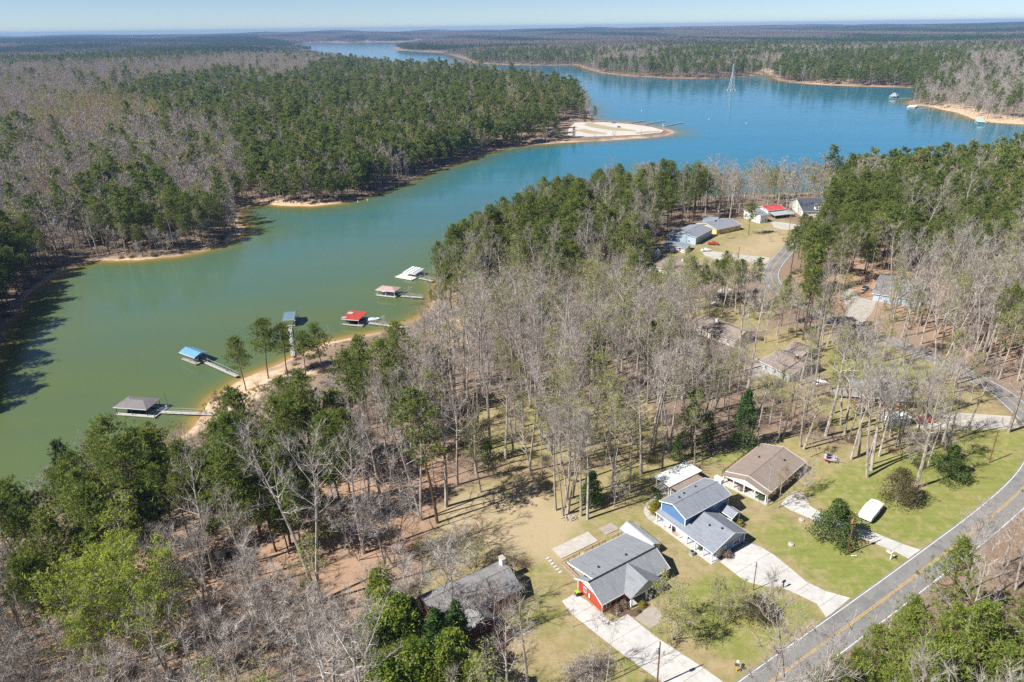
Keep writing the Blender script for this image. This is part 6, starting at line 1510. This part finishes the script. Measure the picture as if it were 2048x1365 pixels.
MB().bar((-3.2, 0, .5), (3.0, 0, .5), .14).bar((-4.6, 0, .5), (-3.2, -.9, .5), .1).bar((-4.6, 0, .5), (-3.2, .9, .5), .1).build('trailer_frame', MT['metal_grey'], o)
for y_ in (-1.1, 1.1):
    w_ = MB().tube([(.6, y_ - .1, .34), (.6, y_ + .1, .34)], .34, 14).build('wheel', MT['black_rubber'], o); MB().tube([(.6, y_ - .12, .34), (.6, y_ + .12, .34)], .18, 10).build('rim', MT['metal_grey'], w_)
MB().box((-4.5, 0, .25), (.1, .1, .5)).build('jack_stand', MT['metal_grey'], o)
# two jet skis on a trailer
def jetski(loc, rz, hull, label):
    o = empty('jet_ski', loc, rz); tag(o, label, 'jet ski')
    MB().add(*boat_mesh(3.0, 1.1, .45)).build('hull', hull, o)
    m = MB(); m.box((-.35, 0, .72), (1.3, .4, .25)); m.build('seat', MT['dark'], o); m = MB(); m.box((.55, 0, .62), (.9, .7, .28), 0, 0, .15); m.build('hood', hull, o); MB().bar((.25, -.35, .95), (.25, .35, .95), .06).bar((.45, 0, .7), (.25, 0, .95), .08).build('handlebar', MT['dark'], o); return o
tp = G(1661, 922); ta = -.45
o = empty('jet_ski_trailer', tp, ta); tag(o, 'low flat trailer carrying two jet skis on the lawn', 'trailer')
m = MB(); m.box((0, -.65, .45), (3.4, .12, .12)); m.box((0, .65, .45), (3.4, .12, .12)); m.box((-1.2, 0, .45), (.1, 2.4, .1)); m.box((1.0, 0, .45), (.1, 2.4, .1)); m.bar((1.7, 0, .45), (3.2, 0, .45), .1); m.bar((1.7, -.65, .45), (1.7, .65, .45), .1); m.build('frame', MT['metal_grey'], o)
for y_ in (-1.25, 1.25): MB().tube([(-.3, y_ - .08, .28), (-.3, y_ + .08, .28)], .28, 12).build('wheel', MT['black_rubber'], o)
mm = Matrix.Rotation(ta, 3, 'Z')
jetski(tp + mm @ Vector((-.1, .62, .5)), ta, pmat('blue hull', (.05, .16, .5), (.7, .72, .75), .9, .3), 'blue and white jet ski on the flat trailer'); jetski(tp + mm @ Vector((-.1, -.62, .5)), ta, pmat('red hull', (.5, .06, .06), (.75, .75, .75), .9, .3), 'red and white jet ski on the flat trailer')

# cars and trucks
def car(px, rz, paint, label, kind='car', dz=0):
    o = at_px('parked_' + kind, px, rz, label, kind, dz=dz)
    L, W = (4.5, 1.8) if kind == 'car' else (5.4, 1.95)
    if kind == 'car': prof = [(-2.2, .35), (-2.25, .75), (-2.1, .95), (-1.75, 1.0), (-1.2, 1.42), (.35, 1.45), (1.05, 1.0), (2.0, .85), (2.25, .65), (2.25, .35)]
    else: prof = [(-2.65, .5), (-2.65, 1.1), (-.6, 1.12), (-.5, 1.75), (.6, 1.78), (1.2, 1.2), (2.5, 1.1), (2.7, .9), (2.7, .5)]
    n = len(prof); m = MB(); v = []
    for s in (-1, 1):
        for x_, z_ in prof: v.append((x_, s * W / 2 * (.84 if z_ > 1.2 else 1), z_))
    m.add(v, [tuple(range(n)), tuple(reversed(range(n, 2 * n)))] + [(i, (i + 1) % n, (i + 1) % n + n, i + n) for i in range(n)]); m.build('body', paint, o)
    g = MB()
    if kind == 'car': 
        for s in (-1, 1): g.add([(-1.5, s * (W / 2 * .92), 1.05), (.8, s * (W / 2 * .92), 1.05), (.3, s * (W / 2 * .85 + .01), 1.38), (-1.15, s * (W / 2 * .85 + .01), 1.38)], [(0, 1, 2, 3)])
        g.add([(.42, -.66, 1.41), (.42, .66, 1.41), (1.02, .72, 1.04), (1.02, -.72, 1.04)], [(0, 1, 2, 3)]); g.add([(-1.25, -.66, 1.41), (-1.25, .66, 1.41), (-1.73, .72, 1.05), (-1.73, -.72, 1.05)], [(0, 1, 2, 3)])
    else:
        for s in (-1, 1): g.add([(-.45, s * (W / 2 * .95), 1.2), (1.0, s * (W / 2 * .95), 1.2), (.55, s * (W / 2 * .85 + .01), 1.7), (-.4, s * (W / 2 * .85 + .01), 1.7)], [(0, 1, 2, 3)])
        g.add([(.64, -.7, 1.74), (.64, .7, 1.74), (1.19, .8, 1.24), (1.19, -.8, 1.24)], [(0, 1, 2, 3)])
    for i_ in range(len(g.v)): pass
    g.build('window', MT['glass'], o)
    for x_ in (-L * .3, L * .3):
        for s in (-1, 1): w_ = MB().tube([(x_, s * (W / 2 - .18), .33), (x_, s * (W / 2 + .02), .33)], .33, 14).build('wheel', MT['black_rubber'], o); MB().tube([(x_, s * (W / 2 - .1), .33), (x_, s * (W / 2 + .03), .33)], .18, 10).build('rim', MT['metal_grey'], w_)
    for s in (-1, 1): MB().box((prof[-1][0] - .02, s * W * .36, .68 if kind == 'car' else .85), (.08, .3, .14)).build('headlight', MT['white'], o)
    return o
pw = pmat('white car paint', (.8, .8, .8), (.74, .74, .75), 1, .25); pr = pmat('red truck paint', (.42, .05, .04), (.35, .06, .05), 1, .35); pb = pmat('blue car paint', (.05, .15, .4), (.05, .12, .3), 1, .25); pk = pmat('dark car paint', (.05, .05, .06), (.04, .04, .05), 1, .25)
car((1412, 503), .15, pw, 'white car parked at the end of the gravel drive', dz=.06)
car((1426, 490), -.25, pr, 'old red pickup truck on the grass by the pale blue house', 'truck'); 
car((1228, 247.5), .1, pb, 'blue car on the ramp lot by the water', dz=.35); car((1238, 256), 0, pk, 'dark car on the verge of the ramp lot', dz=.35)
car((1730, 579), .9, pk, 'dark car beside the blue house under the pines'); car((1640, 770), .3, pw, 'white car nosed up to the white-gabled brown house'); car((1850, 845), .1, pr, 'red car on the long parking pad near the bend', dz=.06); car((1870, 838), .2, pk, 'dark car on the long parking pad near the bend', dz=.06)
# bins, barrels, air conditioner
def bin_(loc, lid, body, label):
    o = empty('trash_bin', loc, AX + rng.uniform(-.3, .3)); tag(o, label, 'trash bin')
    MB().add([(-.26, -.3, 0), (.26, -.3, 0), (.26, .3, 0), (-.26, .3, 0), (-.32, -.37, .95), (.32, -.37, .95), (.32, .37, .95), (-.32, .37, .95)], [(0, 1, 2, 3), (4, 5, 6, 7), (0, 1, 5, 4), (1, 2, 6, 5), (2, 3, 7, 6), (3, 0, 4, 7)]).build('body', body, o)
    MB().box((0, 0, 1.0), (.7, .8, .09), 0, .05).build('lid', lid, o); MB().bar((-.3, .42, .93), (.3, .42, .93), .05).build('handle', MT['dark'], o)
    for s in (-1, 1): MB().tube([(s * .27, .33, .1), (s * .33, .33, .1)], .1, 10).build('wheel', MT['black_rubber'], o)
    return o
gl = pmat('lime lid', (.35, .55, .05), (.3, .5, .05), 1, .5); bk = pmat('dark bin plastic', (.03, .04, .035), (.04, .05, .045), 1, .6); gb_ = pmat('green bin plastic', (.02, .18, .08), (.02, .15, .07), 1, .5)
bin_(at(h1, -1.1, 2.8, .08), gl, bk, 'dark trash bin with lime green lid by the red house')
bin_(G(1452, 948), gb_, gb_, 'green trash bin at the rear of the brown-roofed ranch'); bin_(G(1521, 518), gl, bk, 'trash bin with lime lid at the far yard kerb'); bin_(G(1526, 519), MT['white'], bk, 'trash bin with white lid at the far yard kerb')
o = empty('air_conditioner', at(h2, -2.0, -7.3, 0), h2.rotation_euler.z); tag(o, 'grey air conditioner unit beside the long porch', 'air conditioner'); MB().box((0, 0, .45), (.9, .9, .85)).build('casing', MT['metal_grey'], o); MB().lathe([(.36, 0), (.38, .04), (.1, .06)], (0, 0, .87), 14).build('fan_grille', MT['dark'], o); MB().box((0, 0, .02), (1.1, 1.1, .08)).build('pad', MT['concrete'], o)
o = empty('meter_box', at(h1, .05, .4, 0), h1.rotation_euler.z); tag(o, 'white meter box on the red gable wall', 'meter box'); MB().box((0, 0, 1.3), (.16, .4, .9)).build('box', MT['white'], o); MB().tube([(-.06, 0, 1.75), (-.06, 0, 2.6)], .04, 6).build('conduit', MT['metal_grey'], o)
# deck table and chairs
o = empty('patio_table', at(h1, 6.6, 9.6, .62), AX); tag(o, 'round dark table on the rear deck of the red house', 'table'); MB().lathe([(.75, .70), (.75, .74), (.7, .75)], n=16).build('table_top', MT['dark'], o); MB().tube([(0, 0, 0), (0, 0, .72)], .06, 8).build('pedestal', MT['dark'], o)
def chair(loc, rz, mat, label):
    o = empty('porch_chair', loc, rz); tag(o, label, 'chair')
    MB().box((0, 0, .42), (.55, .55, .06)).build('seat', mat, o); MB().box((0, .27, .75), (.55, .06, .65), 0, -.15).build('backrest', mat, o)
    for x_ in (-.24, .24):
        for y_ in (-.24, .24): MB().box((x_, y_, .2), (.06, .06, .4)).build('leg', mat, o)
        MB().box((x_ * 1.2, 0, .62), (.07, .55, .05)).build('armrest', mat, o)
chair(at(h2, -.1, 1.6, .17), h2.rotation_euler.z - 1.57, MT['white'], 'white chair on the long porch'); chair(at(h2, -.1, .3, .17), h2.rotation_euler.z - 1.4, MT['dark'], 'dark chair on the long porch')
o = empty('door_mat', at(h2, -.1, -.9, .165), h2.rotation_euler.z); tag(o, 'reddish mat on the long porch floor', 'mat'); MB().box((0, 0, .012), (.9, 1.4, .02)).build('mat_pad', pmat('red mat', (.5, .14, .09), (.42, .12, .1), 4, .95), o); MB().box((0, 0, .024), (.6, 1.1, .006)).build('mat_centre', pmat('mat centre', (.6, .3, .2), (.5, .25, .18), 4, .95), o)
# stone pile and lawn stones
sp = G(1140, 1037)
for i in range(46):
    a, r_ = rng.uniform(0, 6.28), rng.uniform(0, 1) ** .6
    x_, y_ = sp.x + math.cos(a) * r_ * 1.9, sp.y + math.sin(a) * r_ * 1.1; s_ = rng.uniform(.14, .30)
    bm = bmesh.new(); bmesh.ops.create_icosphere(bm, subdivisions=1, radius=s_)
    for v in bm.verts: v.co *= rng.uniform(.75, 1.2); v.co.z *= .75
    me = bpy.data.meshes.new('field_stone'); bm.to_mesh(me); bm.free(); me.materials.append(MT['rock'])
    q = bpy.data.objects.new('field_stone', me); COL.objects.link(q); q.location = (x_, y_, hz(x_, y_) + .08 + .3 * (1 - r_)); tag(q, 'grey field stone in the pile under the five tall trunks', 'stone', 'field stones of the pile')
for px_, lab in (((1603, 1041), 'flat concrete lid on the lawn nearer the narrow driveway'), ((1582, 1090), 'flat concrete lid on the lawn nearer the curving driveway')):
    o = at_px('well_lid', px_, .4, lab, 'well lid'); MB().lathe([(.62, 0), (.6, .3), (.5, .36)], n=12).build('ring', MT['concrete_old'], o); MB().lathe([(.3, .36), (.26, .48), (.05, .5)], n=10).build('cap', MT['rock'], o)
o = at_px('satellite_dish', (1322, 974), 0, 'small white post lamp beside the curved walk', 'post lamp'); MB().tube([(0, 0, 0), (0, 0, 1.5)], .05, 8).build('post', MT['white'], o); MB().lathe([(.1, 1.5), (.16, 1.6), (.16, 1.85), (.02, 2.0)], n=8).build('lantern', MT['white'], o); o.name = 'post_lamp'
# shrubs round the houses
t_, c_ = cone_ever(1.5, 1.0, 700, .09, .4, .08, 40)
sh_t = tri_soup('shrub_stem', t_, MT['bark'])
SHR = {k_: tri_soup('shrub_' + k_, c_, MT[m_]) for k_, m_ in (('green', 'holly'), ('yellow', 'yellow_flower'), ('brown', 'brush'))}
def shrub(px, k_, s_, label, loc=None, g=None):
    p = loc or G(*px); o = empty('shrub', p, rng.uniform(0, 6)); o.scale = (s_, s_, s_); tag(o, label, 'shrub', g)
    for nm, me in (('stem', sh_t), ('foliage', SHR[k_])): q = bpy.data.objects.new(nm, me); COL.objects.link(q); q.parent = o
for i, (px_, k_, s_) in enumerate([((1307, 1030), 'yellow', 1.1), ((1303, 1021), 'yellow', 1.2), ((1309, 1014), 'yellow', 1.1), ((1317, 1008), 'green', 1.0)]): shrub(px_, k_, s_, ('golden' if k_ == 'yellow' else 'green') + ' shrub in the bed inside the curved walk', g='shrubs inside the curved walk')
shrub((1306, 984), 'green', .9, 'low green shrub at the outer edge of the curved walk by the pergola'); shrub((1314, 994), 'green', 1.0, 'rounded green shrub on the outer side of the curved walk'); shrub((1477, 1053), 'yellow', 1.1, 'golden green shrub at the front stoop of the blue house'); shrub((1471, 1050), 'green', .8, 'small dark shrub beside the golden one at the stoop')
shrub((1522, 1001), 'green', 1.3, 'round green shrub at the ranch porch'); shrub((1484, 983), 'brown', 1.2, 'brown ornamental grass clump at the ranch porch'); shrub((1453, 1116), 'brown', 1.2, 'leafless bush at the garage corner of the blue house'); shrub((1400, 1100), 'green', .7, 'low shrub next to the air conditioner')
for x_, k_, s_ in ((2.6, 'brown', 1.0), (4.2, 'brown', 1.1)): shrub(None, k_, s_, 'brown shrub under the front windows of the red house', at(h1, x_, -4.5), 'brown shrubs at the red house front')
shrub(None, 'yellow', .8, 'clipped golden hedge at the red house porch post', at(h1, 7.2, -6.4)); shrub(None, 'green', .45, 'tiny bright green shrub in the mulch bed', at(h1, 5.8, -7.2)); 
bed = [at(h1, *q) for q in ((1.0, -3.6), (5.0, -3.9), (5.0, -6.0), (9.0, -6.2), (9.0, -7.0), (5.0, -7.8), (1.8, -5.6))]
tag(MB().slab([Vector((q.x, q.y, hz(q.x, q.y) + .04)) for q in bed], .1).build('mulch_bed', MT['mulch']), kind='structure')
# low dark roof among the brush at the driveway
p = G(1175, 1345); o = empty('brush_pile', p, .5); tag(o, 'grey heap of cut brush beside the wide white driveway', 'brush pile')
n_ = 2600; q_ = tr.normal(size=(n_, 3)) * np.array([2.2, 1.5, .55]); q_[:, 2] = np.abs(q_[:, 2]); d_ = tr.normal(size=(n_, 3)) * np.array([1, 1, .45])
b_ = bpy.data.objects.new('branches', tri_soup('branches', blades(q_, d_, tr.uniform(.5, 1.8, n_), np.full(n_, .05)), MT['twig_pale'])); COL.objects.link(b_); b_.parent = o
b_ = bpy.data.objects.new('twigs', tri_soup('twigs', blades(q_ * .9, -d_, tr.uniform(.4, 1.4, n_), np.full(n_, .04)), MT['brush'])); COL.objects.link(b_); b_.parent = o
# far masts on the skyline
for px_, dist, hh, lab in (((265, 72), 9000, 75, 'pale thin mast on the horizon, the thicker of two'), ((353, 70), 9500, 70, 'hair-thin dark mast on the horizon')):
    d_ = ray(*px_); t_ = dist / math.hypot(d_[0], d_[1]); X_, Y_ = d_[0] * t_, d_[1] * t_; z_ = hz(X_, Y_)
    o = empty('radio_mast', (X_, Y_, z_), 0); tag(o, lab, 'mast'); r_ = 2.2 if px_[0] == 265 else .9
    MB().tube([(0, 0, 0), (0, 0, hh)], [r_, r_ * .6], 6).build('shaft', MT['white'] if r_ > 1 else MT['metal_grey'], o); MB().lathe([(r_ * 1.6, 0), (r_ * 1.8, 4), (r_ * .5, 6)], (0, 0, hh - 10), 8).build('head', MT['white'], o)

# ------------------------------------------------------------------ haze
hb = MB().box((0, 8300, 63.0), (34000, 19500, 139.0)).build('haze', bpy.data.materials.new('haze'))
hm = hb.data.materials[0]; hm.use_nodes = True; nt = hm.node_tree; nt.nodes.clear()
ho = nt.nodes.new('ShaderNodeOutputMaterial'); hv = nt.nodes.new('ShaderNodeVolumePrincipled')
hv.inputs['Density'].default_value = 7.5e-5; hv.inputs['Color'].default_value = (.30, .50, .86, 1)
nt.links.new(hv.outputs[0], ho.inputs['Volume']); tag(hb, kind='stuff')
